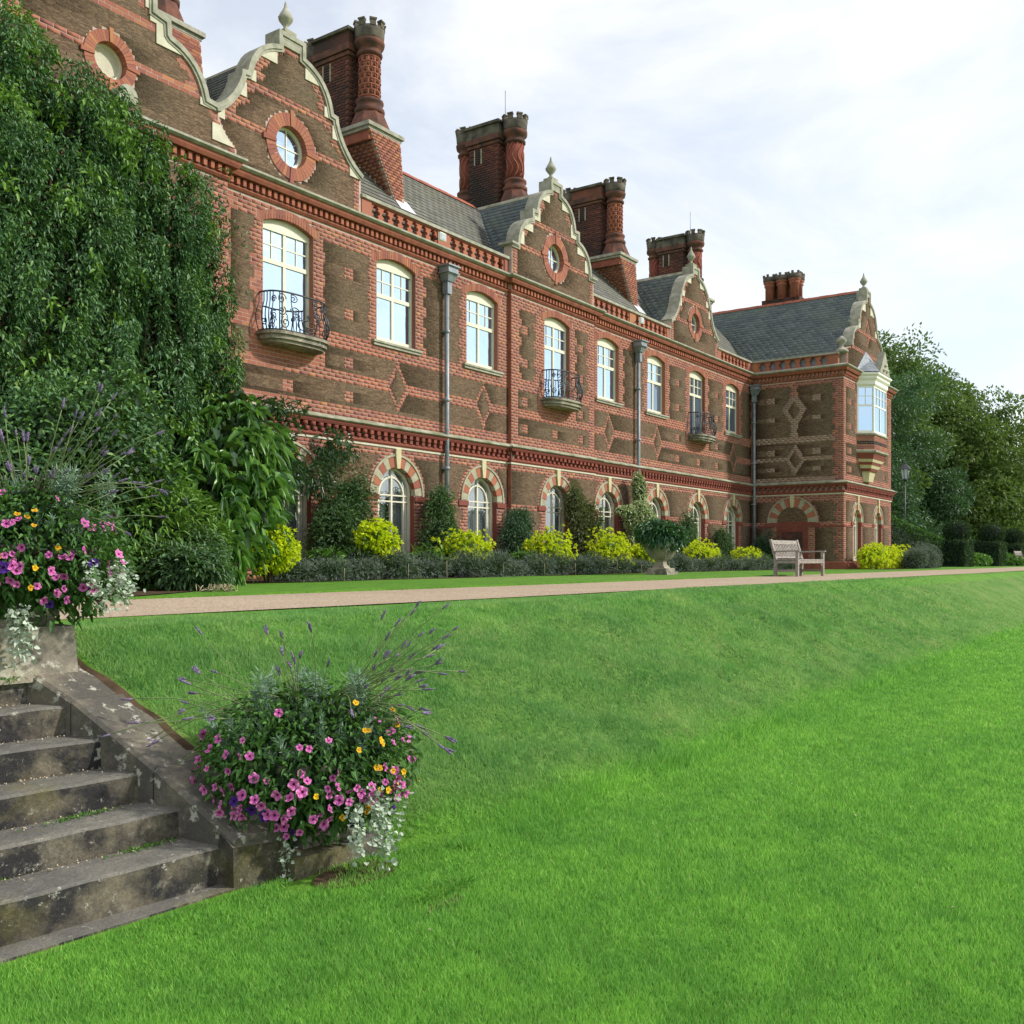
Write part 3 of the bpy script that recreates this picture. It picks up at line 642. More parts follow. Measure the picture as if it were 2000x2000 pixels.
# return wall of the far wing (faces -x) at x=43.2 ; u = y
XR = 43.2; YW = 12.86
def ret(y, z):
    if 4.42 < z < 5.0 or z > 9.44: return 'n'
    if z < 4.42:
        d = y-15.12; r = hypot(d, z-3.2)
        if z <= 3.2 and abs(d) < .70: return 'n'
        if z > 3.2 and r < .70: return 'n'
        if z > 3.2 and r < 1.12: return 'n'
        if z > 3.2 and r < 1.2: return 'b'
        if abs(d) < 1.0 and z <= 3.2: return 'b'
        if y < 13.2 + tooth(z) or y > 16.8: return 'b'
        if z > 4.15 or z < 1.4 or 2.98 < z < 3.2: return 'b'
        return 's'
    if y < 13.22 + tooth(z) or y > 16.9: return 'b'
    def dm(cy, cz, a, b): return abs(y-cy)/a + abs(z-cz)/b
    if 7.0 < z < 9.25:
        if dm(15.04, 8.18, .27, .42) < 1: return 's'
        if dm(15.04, 8.18, .56, .85) < 1 or abs(y-15.04) < .12 + (.06 if int(z/.18)%2 else 0) and abs(z-8.18) > .55: return 'l' if z < 8.8 else 'b'
        if (abs(y-16.1) < .2 or abs(y-14.03) < .2) and (abs(z-8.65) < .13 or abs(z-7.8) < .13): return 'l'
        return 's'
    if 5.22 < z < 6.68:
        if dm(15.0, 5.98, .25, .40) < 1: return 's'
        if dm(15.0, 5.98, .46, .70) < 1: return 'l'
        if 5.9 < z < 6.1: return 'l'
        if (abs(y-16.1) < .19 or abs(y-14.03) < .19) and (abs(z-6.33) < .11 or abs(z-5.57) < .11): return 'l'
        return 's'
    return 'l' if z < 7.05 and y < 16.8 else 'b'
wall(lambda u, d, z: (XR-d, u, z), 'y', YW, YF+.01, ZT, 9.96, ret)
# wing front
def wing(x, z):
    if 4.42 < z < 5.0 or z > 9.44: return 'n'
    for c in (45.2, 48.6):
        d = x-c
        if z < 4.42:
            r = hypot(d*1.0, z-3.24)
            if abs(d) < .6 and 1.45 < z <= 3.24 or (z > 3.24 and r < .72): return 'v'
            if z > 3.24 and r < .9: return 'n'
            if abs(d) < .8 and z <= 3.24: return 'b'
    if 45.1 < x < 48.1 and 7.15 < z < 9.9: return 'n'
    if z < 4.42: return 'b' if (z > 4.15 or z < 1.4 or 3.04 < z < 3.2 or x < 43.5 or x > 50.5) else 's'
    if x < 43.5 or x > 50.4: return 'b'
    if x > 44.85 + tooth(z) and x < 48.35 - tooth(z) and z > 5.0 and 7 < z: return 'b'
    if 7.0 < z < 9.07: return 'b' if (abs(x-44.15) < .17 or abs(x-49.6) < .17) and (abs(z-8.5) < .13 or abs(z-7.4) < .13) else 's'
    if 5.27 < z < 5.8 or 6.08 < z < 6.62: return 'b' if (abs(x-44.15) < .17 or abs(x-49.6) < .17) and (abs(z-5.53) < .13 or abs(z-6.34) < .13) else 's'
    return 'b'
wall(fx(YW), 'x', XR, 50.95, ZT, 9.96, wing)
WALLQ.add([(50.95, YW, ZT), (50.95, 22, ZT), (50.95, 22, 9.96), (50.95, YW, 9.96)], [(0,1,2,3)])

# ---- generic profile extruded along a wall line
def molding(name, prof, path, mat, seg=None):
    """prof: list of (out, z) ; path: list of (x,y) corners with outward offset direction given by path order (outward = left-hand normal rotated)"""
    n = len(path)
    offs = []
    for i in range(n):
        def nn(a, b):
            d = Vector((b[0]-a[0], b[1]-a[1])).normalized(); return Vector((d.y, -d.x))
        if i == 0: o = nn(path[0], path[1])
        elif i == n-1: o = nn(path[-2], path[-1])
        else:
            a = nn(path[i-1], path[i]); b = nn(path[i], path[i+1]); s = a+b; o = s/ max(.2, s.dot(a))
        offs.append(o)
    mb = MB(); m = len(prof); vs = []
    for i in range(n):
        for d, z in prof: vs.append((path[i][0]+offs[i].x*d, path[i][1]+offs[i].y*d, z))
    fs = [(i*m+k, (i+1)*m+k, (i+1)*m+(k+1)%m, i*m+(k+1)%m) for i in range(n-1) for k in range(m)]
    fs += [tuple(range(m)), tuple((n-1)*m+k for k in range(m-1, -1, -1))]
    mb.add(vs, fs); return hp(mb, name, mat)
MAIN = [(5.0, YP), (13.5, YP), (13.5, YF), (24.0, YF), (24.0, YF-.11), (28.875, YF-.11), (28.875, YF), (XR, YF), (XR, YW), (50.95, YW), (50.95, 16)]
molding('cornice_ledge', [(-.1,9.86),(.24,9.86),(.30,9.90),(.30,9.945),(.24,9.96),(.18,9.99),(.08,10.03),(-.1,10.03)], MAIN, M['coping'])
molding('cornice_fascia', [(-.1,9.73),(.17,9.73),(.21,9.80),(.22,9.858),(-.1,9.858)], MAIN, M['mould'])
molding('cornice_bed', [(-.1,9.47),(.03,9.47),(.07,9.52),(.07,9.545),(-.1,9.545)], MAIN, M['mould'])
molding('string_ledge', [(-.1,4.86),(.22,4.86),(.25,4.885),(.25,4.91),(.05,5.00),(-.1,5.00)], MAIN, M['ledge'])
molding('string_fascia', [(-.1,4.77),(.16,4.77),(.19,4.82),(.2,4.858),(-.1,4.858)], MAIN, M['brick_deep'])
molding('string_bed', [(-.1,4.455),(.04,4.455),(.075,4.50),(.075,4.56),(-.1,4.56)], MAIN, M['brick_deep'])
molding('cream_band', [(-.1,4.405),(.035,4.405),(.035,4.452),(-.1,4.452)], MAIN, M['cream'])
# dentils (individual up to the limit)
PIECES = {}
def piece(name, mat, c, s): PIECES.setdefault((name, mat), []).append((c, s))
def dentils(p0, p1, z0, z1, out, w, pitch, mat, tag):
    L = hypot(p1[0]-p0[0], p1[1]-p0[1]); n = int(L/pitch); dx, dy = (p1[0]-p0[0])/L, (p1[1]-p0[1])/L; ox, oy = dy, -dx
    for k in range(n):
        t = (k+.5)*L/n; cx, cy = p0[0]+dx*t+ox*out/2, p0[1]+dy*t+oy*out/2
        piece(tag, mat, (cx, cy, (z0+z1)/2), (abs(dx)*w+abs(ox)*out, abs(dy)*w+abs(oy)*out, z1-z0))
for p, q in zip(MAIN[:-1], MAIN[1:]):
    if hypot(p[0]-q[0], p[1]-q[1]) < 1 or p[0] > 50.9: continue
    if p[0] == 5.0: p = (11.5, YP)
    dentils(p, q, 9.572, 9.712, .11, .085, .17, 'brick_soft', 'dentil')
    dentils(p, q, 4.67, 4.765, .15, .12, .24, 'brick_deep', 'modillion')
    dentils((p[0]+(.12 if p[1]==q[1] else 0), p[1]-(.12 if p[0]==q[0] else 0)), q, 4.565, 4.655, .10, .11, .24, 'brick_deep', 'modillion')

# ---- windows
def swap(fn, mb):      # map local (u,out,z) vertices to the world
    mb.v = [fn(a, -b, c) for a, b, c in mb.v]; return mb
def arcpts(c, z0, r, n, a0=0, a1=pi): return [(c+r*cos(a0+(a1-a0)*i/n), z0+r*sin(a0+(a1-a0)*i/n)) for i in range(n+1)]
def sashwin(i, cx, y):
    zb = 6.52 if i in FRENCH else 7.1
    f = MB(); yi = y+.14; pa = .055
    W2 = .75; top = segarc
    # outer frame: jambs, head board (segmental), bottom rail
    for s in (-1, 1): f.box(cx+s*W2-(pa if s > 0 else 0), cx+s*W2+(pa if s < 0 else 0), yi, yi+.08, zb, 9.06)
    n = 10; pts = [(cx-W2+2*W2*k/n, top(-W2+2*W2*k/n)+.03) for k in range(n+1)]
    f.prism([(cx-W2, 8.93)] + pts + [(cx+W2, 8.93)], lambda a, b, d: (a, d, b), yi-.01, yi+.05)
    f.box(cx-W2+pa, cx+W2-pa, yi+.005, yi+.07, zb, zb+.10)
    f.box(cx-W2+pa, cx+W2-pa, yi, yi+.075, 8.20, 8.30)            # transom
    f.box(cx-.04, cx+.04, yi+.003, yi+.07, zb+.10, 8.20); f.box(cx-.04, cx+.04, yi+.003, yi+.07, 8.30, 8.93)
    w = hp(f, 'window', M['paint'])
    # glazing bars
    for s in (-1, 1):
        m = cx+s*(.04+W2-pa)/2
        swap_ = MB().box(m-.014, m+.014, yi+.015, yi+.055, 8.30, 8.93).box(cx+s*.04 if s > 0 else cx-W2+pa, cx+W2-pa if s > 0 else cx-.04, yi+.017, yi+.053, 8.60, 8.63)
        swap_.build('glazing_bar', M['paint'], w)
        a0, a1 = (cx+.04, cx+W2-pa) if s > 0 else (cx-W2+pa, cx-.04)
        MB().box(a0, a1, yi+.035, yi+.041, zb+.10, 8.20).build('pane', M['panedim' if i == 7 or (i == 6 and s > 0) or (i == 5 and s > 0) else 'panemid' if i in (5, 6) else 'pane'], w)
        for (p, q) in ((a0, m-.014), (m+.014, a1)):
            for (r, t) in ((8.30, 8.60), (8.63, 8.93)):
                MB().box(p, q, yi+.035, yi+.041, r, t).build('pane', M['panedim' if i == 7 or (i >= 5 and s > 0 and p > cx+.3) else 'panemid' if i == 6 else 'pane'], w)
    if i not in FRENCH:
        s = MB().box(cx-.92, cx+.92, y-.09, y+.14, 7.0, 7.05).box(cx-.89, cx+.89, y-.055, y+.14, 6.93, 7.0)
        s.add([(cx-.92,y-.09,7.05),(cx+.92,y-.09,7.05),(cx+.92,y+.15,7.105),(cx-.92,y+.15,7.105)], [(0,1,2,3)])
        s.build('sill', M['coping'], w)
    # brick reveals
    for s in (-1, 1):
        rv = MB(); rv.box(cx+s*W2-(.0 if s > 0 else .08), cx+s*W2+(.08 if s > 0 else .0), y+.001, y+.24, zb-.05, 9.07); rv.build('reveal', M['brick'], w)
    # segmental arch of gauged bricks
    nb = 23
    for k in range(nb):
        u0, u1 = -.93+1.86*k/nb+.006, -.93+1.86*(k+1)/nb-.006
        z = lambda u: segarc(min(abs(u), .78))
        lean = .0
        p = [(cx+u0, z(u0)), (cx+u1, z(u1)), (cx+u1*(1+lean), z(u1)+.21), (cx+u0*(1+lean), z(u0)+.21)]
        mb = MB().prism(p, lambda a, b, d: (a, d, b), y-.006, y+.14)
        if (i < 5): hp(mb, 'arch_brick', M['brick'])
        else: ARCHJ.v or None; ARCHJ.add(mb.v, mb.f)
    return w
ARCHJ = MB()
def bayy(x): return YF-.11 if 24 < x < 28.875 else YF
for i, cx in enumerate(WX): sashwin(i, cx, bayy(cx))
if ARCHJ.v: hp(ARCHJ, 'arch_brickwork', M['brick'], kind='stuff')
# ground-floor arched windows
def archwin(fn, cx, r=.70, ring=.30, base=1.5, sp=3.24, curtain=0, small=False, blind=False):
    """fn(u,d,z)->world with d outward"""
    A = lambda a, b, d: fn(a, d, b)
    dep = .26 if not small else .24
    rv = MB(); n = 14
    arc = arcpts(cx, sp, r, n); outer = arcpts(cx, sp, r+.1, n)
    arc = [(cx+r, base)] + arc + [(cx-r, base)]; outer = [(cx+r+.1, base)] + outer + [(cx-r-.1, base)]
    f = MB()
    if not blind:
        # frame
        fi = arcpts(cx, sp, r-.075, n); fi = [(cx+r-.075, base+.0)] + fi + [(cx-r+.075, base+.0)]
        vs = [A(a, b, -dep+.1) for a, b in arc] + [A(a, b, -dep+.1) for a, b in fi] + [A(a, b, -dep) for a, b in arc] + [A(a, b, -dep) for a, b in fi]
        m = len(arc); fs = []
        for k in range(m-1): fs += [(k, k+1, m+k+1, m+k), (2*m+k, 3*m+k, 3*m+k+1, 2*m+k+1), (m+k, m+k+1, 3*m+k+1, 3*m+k)]
        f.add(vs, fs)
        # inner leaf frame (second arched order): casements
        ri = r-.20
        i1 = [(cx+ri, base)] + arcpts(cx, sp-.02, ri, n) + [(cx-ri, base)]; i2 = [(cx+ri-.05, base)] + arcpts(cx, sp-.02, ri-.05, n) + [(cx-ri+.05, base)]
        vs = [A(a, b, -dep+.075) for a, b in i1] + [A(a, b, -dep+.075) for a, b in i2] + [A(a, b, -dep+.02) for a, b in i1] + [A(a, b, -dep+.02) for a, b in i2]
        fs = []
        for k in range(m-1): fs += [(k, k+1, m+k+1, m+k), (m+k, m+k+1, 3*m+k+1, 3*m+k), (k, 2*m+k, 2*m+k+1, k+1)]
        f.add(vs, fs)
    w = hp(f, 'arched_window', M['paint']) if not blind else None
    vs = [A(a, b, -.002) for a, b in arc] + [A(a, b, -dep) for a, b in arc]; m = len(arc)
    # striped soffit: alternate stone and brick
    if not blind:
        for half, mt in ((0, 'buffstone'), (1, 'brick_deep')):
            for k in range(m-1):
                if (k % 2 == half if 0 < k < m-2 else half == 1): rv = MB(); rv.add([vs[k], vs[k+1], vs[m+k+1], vs[m+k]], [(0,1,2,3)]); rv.build('soffit_stone', M[mt], w)
        b = MB()
        def bx(u0, u1, z0, z1, d0, d1): b.hexa([fn(u0,d1,z0),fn(u1,d1,z0),fn(u1,d0,z0),fn(u0,d0,z0),fn(u0,d1,z1),fn(u1,d1,z1),fn(u1,d0,z1),fn(u0,d0,z1)])
        bx(cx-.03, cx+.03, base, sp+r-.08, -dep+.02, -dep+.085)
        for zz in (sp-.19, sp-.03): bx(cx-r+.08, cx+r-.08, zz, zz+.035, -dep+.022, -dep+.08)
        bx(cx-r+.07, cx+r-.07, base, base+.22, -dep+.01, -dep+.09)
        for s in (-1, 1): bx(cx+s*(r-.14)-.012, cx+s*(r-.14)+.012, base+.2, sp+.2, -dep+.021, -dep+.06); bx(min(cx+s*(r-.20), cx+s*(r-.07)), max(cx+s*(r-.20), cx+s*(r-.07)), 2.28, 2.30, -dep+.023, -dep+.058)
        b.build('glazing_bar', M['paint'], w)
        gp = [(cx-r+.06, base+.2), (cx, base+.2), (cx, sp-.05)]; 
        MB().prism([(cx+.03, base+.22), (cx+r-.07, base+.22), (cx+r-.07, sp-.19), (cx+.03, sp-.19)], A, -dep+.045, -dep+.04).build('pane', M['paneclear'], w)
        MB().prism([(cx-r+.07, base+.22), (cx-.03, base+.22), (cx-.03, sp-.19), (cx-r+.07, sp-.19)], A, -dep+.045, -dep+.04).build('pane', M['paneclear'], w)
        for s in (-1, 1):
            pts = arcpts(cx, sp, r-.07, 8, 0, pi/2) if s > 0 else arcpts(cx, sp, r-.07, 8, pi/2, pi)
            pts = ([(cx+.03, sp+.005)] + pts[:-1] + [(cx+.03, sp+r-.075)]) if s > 0 else ([(cx-.03, sp+.005), (cx-.03, sp+r-.075)] + pts[1:])
            if s > 0: pts = [(cx+.03, sp+.005), (cx+r-.07, sp+.005)] + pts[2:]
            MB().prism(pts, A, -dep+.045, -dep+.04).build('pane', M['paneclear'], w)
            MB().prism([(cx+s*.03, sp-.155), (cx+s*(r-.08), sp-.155), (cx+s*(r-.08), sp-.03), (cx+s*.03, sp-.03)], A, -dep+.045, -dep+.04).build('pane', M['paneclear'], w)
        # room and curtains
        q = MB(); q.prism([(cx-1, base), (cx+1, base), (cx+1, sp+.9), (cx-1, sp+.9)], A, -dep-.9, -dep-.92); q.build('room_back', M['room'], w)
        c = MB(); spans = {0: [(-.62,-.05),(.1,.6)], 1: [(-.66,-.28),(.42,.66)], 2: [(-.66,.66)]}[curtain]
        for (u0, u1) in spans:
            nn = 28; rows = []
            for k in range(nn+1):
                u = u0+(u1-u0)*k/nn; d = -dep-.10+.025*sin(k*1.9); rows.append((cx+u, d))
            for (a, d), (a2, d2) in zip(rows[:-1], rows[1:]): c.add([fn(a, d, base), fn(a2, d2, base), fn(a2, d2, sp+.6), fn(a, d, sp+.6)], [(0,1,2,3)])
        c.build('curtain', M['curtain'], w)
    # voussoirs
    nv = 13 if not small else 9
    for k in range(nv):
        a0, a1 = pi*k/nv, pi*(k+1)/nv
        if k == nv//2: continue
        sub = 3; g = .008
        pts = [(cx+(r-.005)*cos(a0+g+(a1-a0-2*g)*j/sub), sp+(r-.005)*sin(a0+g+(a1-a0-2*g)*j/sub)) for j in range(sub+1)] + [(cx+(r+ring-.035)*cos(a1-g-(a1-a0-2*g)*j/sub), sp+(r+ring-.035)*sin(a1-g-(a1-a0-2*g)*j/sub)) for j in range(sub+1)]
        o = MB().prism(pts, A, .022, -.12)
        hp(o, 'voussoir', M['buffstone' if k % 2 == 0 else 'brick_soft'])
    # hood mould
    h = MB(); a = arcpts(cx, sp-.06, r+ring-.03, 24, -.02, pi+.02); c2 = arcpts(cx, sp-.06, r+ring+.025, 24, -.02, pi+.02); a = [(x, z+.06) for x, z in a]; c2 = [(x, z+.06) for x, z in c2]; m = len(a)
    h.add([A(x, z, .045) for x, z in a] + [A(x, z, .045) for x, z in c2] + [A(x, z, 0) for x, z in a] + [A(x, z, 0) for x, z in c2],
          [q for k in range(m-1) for q in ((k, m+k, m+k+1, k+1), (m+k, 3*m+k, 3*m+k+1, m+k+1), (k, k+1, 2*m+k+1, 2*m+k))])
    hp(h, 'hood_mould', M['buffstone'])
    zt = 4.40
    k0, k1 = (.055, .095) if not small else (.05, .075)
    hp(MB().prism([(cx-k0, sp+r-.04), (cx+k0, sp+r-.04), (cx+k1, sp+r+.25), (cx+k1, zt), (cx-k1, zt), (cx-k1, sp+r+.25)], A, .075, -.1), 'keystone', M['keystone'])
    # imposts
    for s in (-1, 1):
        u0, u1 = sorted((cx+s*(r-.012), cx+s*(r+ring+.12)))
        hp(MB().prism([(u0, sp-.16), (u1, sp-.16), (u1, sp-.02), (u0, sp-.02)], A, .04, -.3), 'impost', M['brick_deep'])
for i, cx in enumerate(WX):
    y = bayy(cx)
    if cx > 13.9: archwin(fx(y), cx, curtain=[0, 0, 2, 1, 1, 1, 1, 1][i])
for cx in (45.2, 48.6): archwin(fx(YW), cx, r=.56, small=True, ring=.26, curtain=2)
fr = lambda u, d, z: (XR-d, u, z)
archwin(fr, 15.12, r=.70, ring=.42, sp=3.2, blind=True)
# blank doorway infill on the return
dk = MB(); pts = [(15.12+.70*cos(pi*k/14), 3.2+.70*sin(pi*k/14)) for k in range(15)]
dk.prism([(15.82, ZT)] + pts + [(14.42, ZT)], lambda a, b, d: fr(a, d, b), .004, -.05)
hp(dk, 'blocked_doorway', M['carr'])
for k in range(24):
    z = 1.3+k*.09
    if z > 3.2: break
    for q in range(6):
        y0 = 14.42+q*.235
        if 2.1 > z and 14.6 < y0+.1 < 15.6: continue
        piece('doorway_brick', 'brick_deep' if z > 2.75 or y0 < 14.5 or y0 > 15.4 else 'brick_dark', (XR-.010, y0+.117, z), (.014, .222, .078))

# ---- quoin bands / impost string at ground floor
molding('impost_band', [(-.05,2.98),(.03,2.98),(.03,3.03),(-.05,3.03)], [(XR, 16.9), (XR, 15.95)], M['brick_deep'])
molding('impost_band', [(-.05,2.98),(.03,2.98),(.03,3.03),(-.05,3.03)], [(XR, 14.28), (XR, YW), (44.5, YW)], M['brick_deep'])
molding('plinth_band', [(-.05,1.14),(.05,1.14),(.05,1.42),(.0,1.48),(-.05,1.48)], [(XR, 16.9), (XR, YW), (50.95, YW)], M['mould'])

# ---- flush everything: bricks
# gables ------------------------------------------------------------------
def half(profile):    # right-hand outline (dx,z) top->bottom
    return profile
def interp_w(prof, z):
    w = 0
    for (x0, z0), (x1, z1) in zip(prof[:-1], prof[1:]):
        lo, hi = min(z0, z1), max(z0, z1)
        if lo <= z <= hi and hi > lo: w = max(w, x0+(x1-x0)*(z-z0)/(z1-z0))
    return w
def arc2(p0, p1, bulge, n=8):
    (x0, z0), (x1, z1) = p0, p1; mx, mz = (x0+x1)/2, (z0+z1)/2; dx, dz = x1-x0, z1-z0; L = hypot(dx, dz)
    nx, nz = -dz/L, dx/L; out = []
    for k in range(n+1):
        t = k/n; b = 4*bulge*t*(1-t); out.append((x0+dx*t - nx*0 + nx*b*(-1), z0+dz*t + nz*b*(-1)))
    return out
def catprof(*segs):
    o = []
    for s in segs:
        for p in s:
            if not o or hypot(o[-1][0]-p[0], o[-1][1]-p[1]) > .004: o.append(p)
    return o
# shape A: convex shoulder then concave sweep
PA = catprof([(0, 13.41), (.40, 13.41), (.40, 13.06)], arc2((.40, 13.06), (1.28, 12.12), -.20), [(1.43, 12.10)], arc2((1.45, 11.95), (2.30, 10.98), .13), [(2.30, 10.5), (2.30, 10.0)])
PB = catprof([(0, 13.48), (.34, 13.48), (.34, 13.14)], arc2((.34, 13.14), (1.15, 12.27), -.20), [(1.38, 12.27), (1.38, 11.97)], arc2((1.38, 11.97), (2.16, 11.0), -.22), [(2.42, 11.0), (2.42, 10.0)])
PC = catprof([(0, 13.38), (.33, 13.38), (.33, 13.05)], arc2((.33, 13.05), (1.40, 12.05), -.20), [(1.52, 11.9)], arc2((1.54, 11.78), (2.28, 10.85), .12), [(2.28, 10.4), (2.28, 10.0)])
P0 = catprof([(0, 14.2), (.97, 14.2), (.97, 12.22), (1.28, 12.16), (1.30, 11.88)], arc2((1.32, 11.86), (2.20, 10.98), -.19), [(2.48, 10.95)], arc2((2.50, 10.82), (2.98, 10.22), .07), [(2.98, 10.0)])
PD = catprof([(0, 13.95), (.34, 13.95), (.34, 13.45), (.55, 13.40)], arc2((.55, 13.40), (1.45, 12.35), -.2), [(1.65, 12.35), (1.65, 12.05)], arc2((1.65, 12.05), (2.6, 11.0), -.25), [(3.3, 10.75), (3.3, 10.0)])
def gable(cx, y, prof, rc, ring, glass, cream=True, shape='A', bandz=(10.05, 10.98, 11.93)):
    ztop = prof[0][1]; body = [(x, z) for x, z in prof if z >= 10.0]
    outline = [(cx+x, z) for x, z in body] + [(cx-x, z) for x, z in reversed(body) if x > 0]
    def cls(u, z):
        w = interp_w(prof, z)-.07; x = abs(u-cx)
        if x > w: return 'v'
        if rc:
            r = hypot(u-cx, z-rc)
            if r < ring*.75: return 'v'
            if r < ring+.03: return 'n'
        if x > w-.02: return 'n'
        edge = w - x
        if z < 10.12: return 'b'
        for bz in bandz[1:]:
            if abs(z-bz) < .095: return 'b'
        if shape == 'D':
            q = abs(u-cx)/.5+abs(z-12.0)/.7
            if .62 < q < 1: return 'b'
        if edge < .30 + (.12 if int(z/.18) % 2 else 0) and (z > 10.85 or edge < .22): return 'b'
        if z > ztop-.45: return 'o'
        return 's'
    R = prof[-1][0]
    wall(fx(y), 'x', cx-R, cx+R, 10.0, 10.0+RH*int((ztop-10)/RH), cls)
    # body behind
    hull = MB(); ins = [(x*.985 if x > .3 else x, z-.03 if z > 10.1 else z) for x, z in body]
    o = [(cx+x, z) for x, z in ins] + [(cx-x, z) for x, z in reversed(ins) if x > 0]
    if rc:   # ring-shaped hole: split body left/right around the round opening
        for s in (1, -1):
            hole = [(cx+s*ring*.75*sin(pi*k/12), rc+ring*.75*cos(pi*k/12)) for k in range(13)]
            side = [(cx+s*x, z) for x, z in ins[1:]]
            pts = [(cx, ins[0][1])] + side + [(cx, 10.0)] + hole[::-1]
            hull.prism(pts, lambda a, b, d: (a, d, b), y+.004, y+.30)
    else: hull.prism(o, lambda a, b, d: (a, d, b), y+.004, y+.30)
    g = hp(hull, 'gable', M['mortar'])
    # coping swept along the outline
    path = [(x, z) for x, z in prof[1:] if z > 10.12 or shape == 'B']
    for s in (1, -1):
        full = [(0, ztop)] + path
        if full[-1][1] < 10.5 and shape != 'A': pass
        pts = [p for p in full if p[1] > (10.85 if shape in 'BD' else 10.75)]
        n = len(pts); nrmv = []
        for k in range(n):
            a = pts[max(k-1, 0)]; b = pts[min(k+1, n-1)]; d = Vector((b[0]-a[0], b[1]-a[1])).normalized(); nrmv.append((d.y*-1*-1, -d.x*-1*-1))
        for (o0, o1, ya, yb, mt, nm) in ((.0, -.10, y-.075, y+.40, 'coping', 'coping'), (-.10, -.155, y-.045, y+.02, 'coping', 'coping_bead')):
            mb = MB(); vs = []
            for (x, z), (nx_, nz_) in zip(pts, nrmv):
                nx_, nz_ = (-nz_, nx_) if False else (-(nz_)*-1, nx_)  # placeholder rotated below
                vs.append((x, z))
            # inward offset computed by scaling toward the axis and down
            inn = []; outr = []
            for k in range(n):
                a = pts[max(k-1, 0)]; b = pts[min(k+1, n-1)]; p = pts[k]
                d1 = Vector((p[0]-a[0], p[1]-a[1])); d2 = Vector((b[0]-p[0], b[1]-p[1]))
                if d1.length < 1e-6: d1 = d2
                if d2.length < 1e-6: d2 = d1
                d1.normalize(); d2.normalize()
                n1 = Vector((d1.y, -d1.x)); n2 = Vector((d2.y, -d2.x)); m_ = n1+n2
                if m_.length < .3: m_ = n1
                m_ = m_/max(.55, m_.dot(n1))
                inn.append((p[0]+m_.x*(-o1), p[1]+m_.y*(-o1))); outr.append((p[0]+m_.x*(-o0), p[1]+m_.y*(-o0)))
            P3 = lambda q, yy: (cx+s*max(q[0], 0), yy, q[1])
            v = [P3(q, ya) for q in outr] + [P3(q, ya) for q in inn] + [P3(q, yb) for q in outr] + [P3(q, yb) for q in inn]
            fs = []
            for k in range(n-1): fs += [(k, k+1, n+k+1, n+k), (k, 2*n+k, 2*n+k+1, k+1), (n+k, n+k+1, 3*n+k+1, 3*n+k), (2*n+k, 3*n+k, 3*n+k+1, 2*n+k+1)]
            fs += [(n-1, 2*n-1, 4*n-1, 3*n-1)]
            mb.add(v, fs); mb.build(nm, M[mt], g)
        # grey weathered back strip on top of the coping
    # finial block + finial
    if ztop < 14.1:
        yb = y+.16
        bw = prof[1][0]
        MB().box(cx-bw+.02, cx+bw-.02, y-.04, y+.39, ztop-.3, ztop-.002).build('finial_block', M['coping'], g)
        MB().box(cx-.17, cx+.17, y+.0, y+.34, ztop, ztop+.14).build('finial_base', M['ledge'], g)
        MB().lathe([(.06,0),(.10,.02),(.11,.05),(.06,.08),(.05,.14),(.10,.20),(.16,.28),(.175,.34),(.15,.37),(.13,.42),(.08,.50),(.04,.58),(.03,.66),(.01,.72)], (cx, y+.17, ztop+.14), 12).build('finial', M['coping'], g)
    if cream:
        blk = {'A': [((.30,12.62),(.62,12.98))], 'B': [((.34,12.72),(.62,12.98))], 'C': [((.33,12.6),(.6,12.95))]}
        def inpoly(lim):  # cream infill stones following the outline
            pass
        for s in (-1, 1):
            def fill(z0, z1, dmin, nm='cream_block'):
                n = 6; outp = [(interp_w(prof, z0+(z1-z0)*k/n)-.12, z0+(z1-z0)*k/n) for k in range(n+1)]
                pts = [(cx+s*dmin, z0)] + [(cx+s*max(x, dmin+.01), z) for x, z in outp] + [(cx+s*dmin, z1)]
                MB().prism(pts, lambda a, b, d: (a, d, b), y-.03, y+.01).build(nm, M['cream'], g)
            if shape == 'A' or shape == 'C':
                fill(12.62, 12.96, .42); fill(11.98, 12.22, 1.02); fill(11.55, 11.86, 1.28); fill(10.86, 11.18, 1.86)
            elif shape == 'B':
                fill(12.72, 12.98, .36); fill(11.98, 12.40, .90); fill(11.55, 11.78, 1.30); fill(11.05, 11.45, 1.78)
                MB().box(min(cx+s*2.14, cx+s*2.5), max(cx+s*2.14, cx+s*2.5), y-.1, y+.42, 10.93, 11.0).build('kneeler', M['coping'], g)
            elif shape == '0':
                fill(11.98, 12.2, .84); fill(11.6, 11.98, .98); fill(10.8, 10.95, 2.0); fill(10.2, 10.55, 2.3); fill(12.2, 12.9, .74)
            elif shape == 'D':
                fill(12.9, 13.3, .4); fill(12.0, 12.3, 1.2)
    if rc:
        y0 = y; nv = 20
        for k in range(nv*2):
            a0, a1 = 2*pi*k/(2*nv)+pi/(2*nv), 2*pi*(k+1)/(2*nv)+pi/(2*nv)-.012
            key = k % nv == nv//2-1+0 or k % (nv) == nv-1 if False else (abs(((a0+a1)/2) % (pi/2) - 0) < .09 or abs(((a0+a1)/2) % (pi/2) - pi/2) < .09)
            ro = ring*(1.12 if key else 1.0)
            ri = ring*.62
            pts = [(cx+ri*cos(a0), rc+ri*sin(a0)), (cx+ri*cos(a1), rc+ri*sin(a1)), (cx+ro*cos(a1), rc+ro*sin(a1)), (cx+ro*cos(a0), rc+ro*sin(a0))]
            mb = MB().prism(pts, lambda a, b, d: (a, d, b), y-(.05 if key else .03), y+.22)
            mb.build('ring_brick', M['brick'], g)
        ri = ring*.62
        f = MB(); n = 28
        ring_ = lambda r, yy: [(cx+r*cos(2*pi*k/n), yy, rc+r*sin(2*pi*k/n)) for k in range(n)]
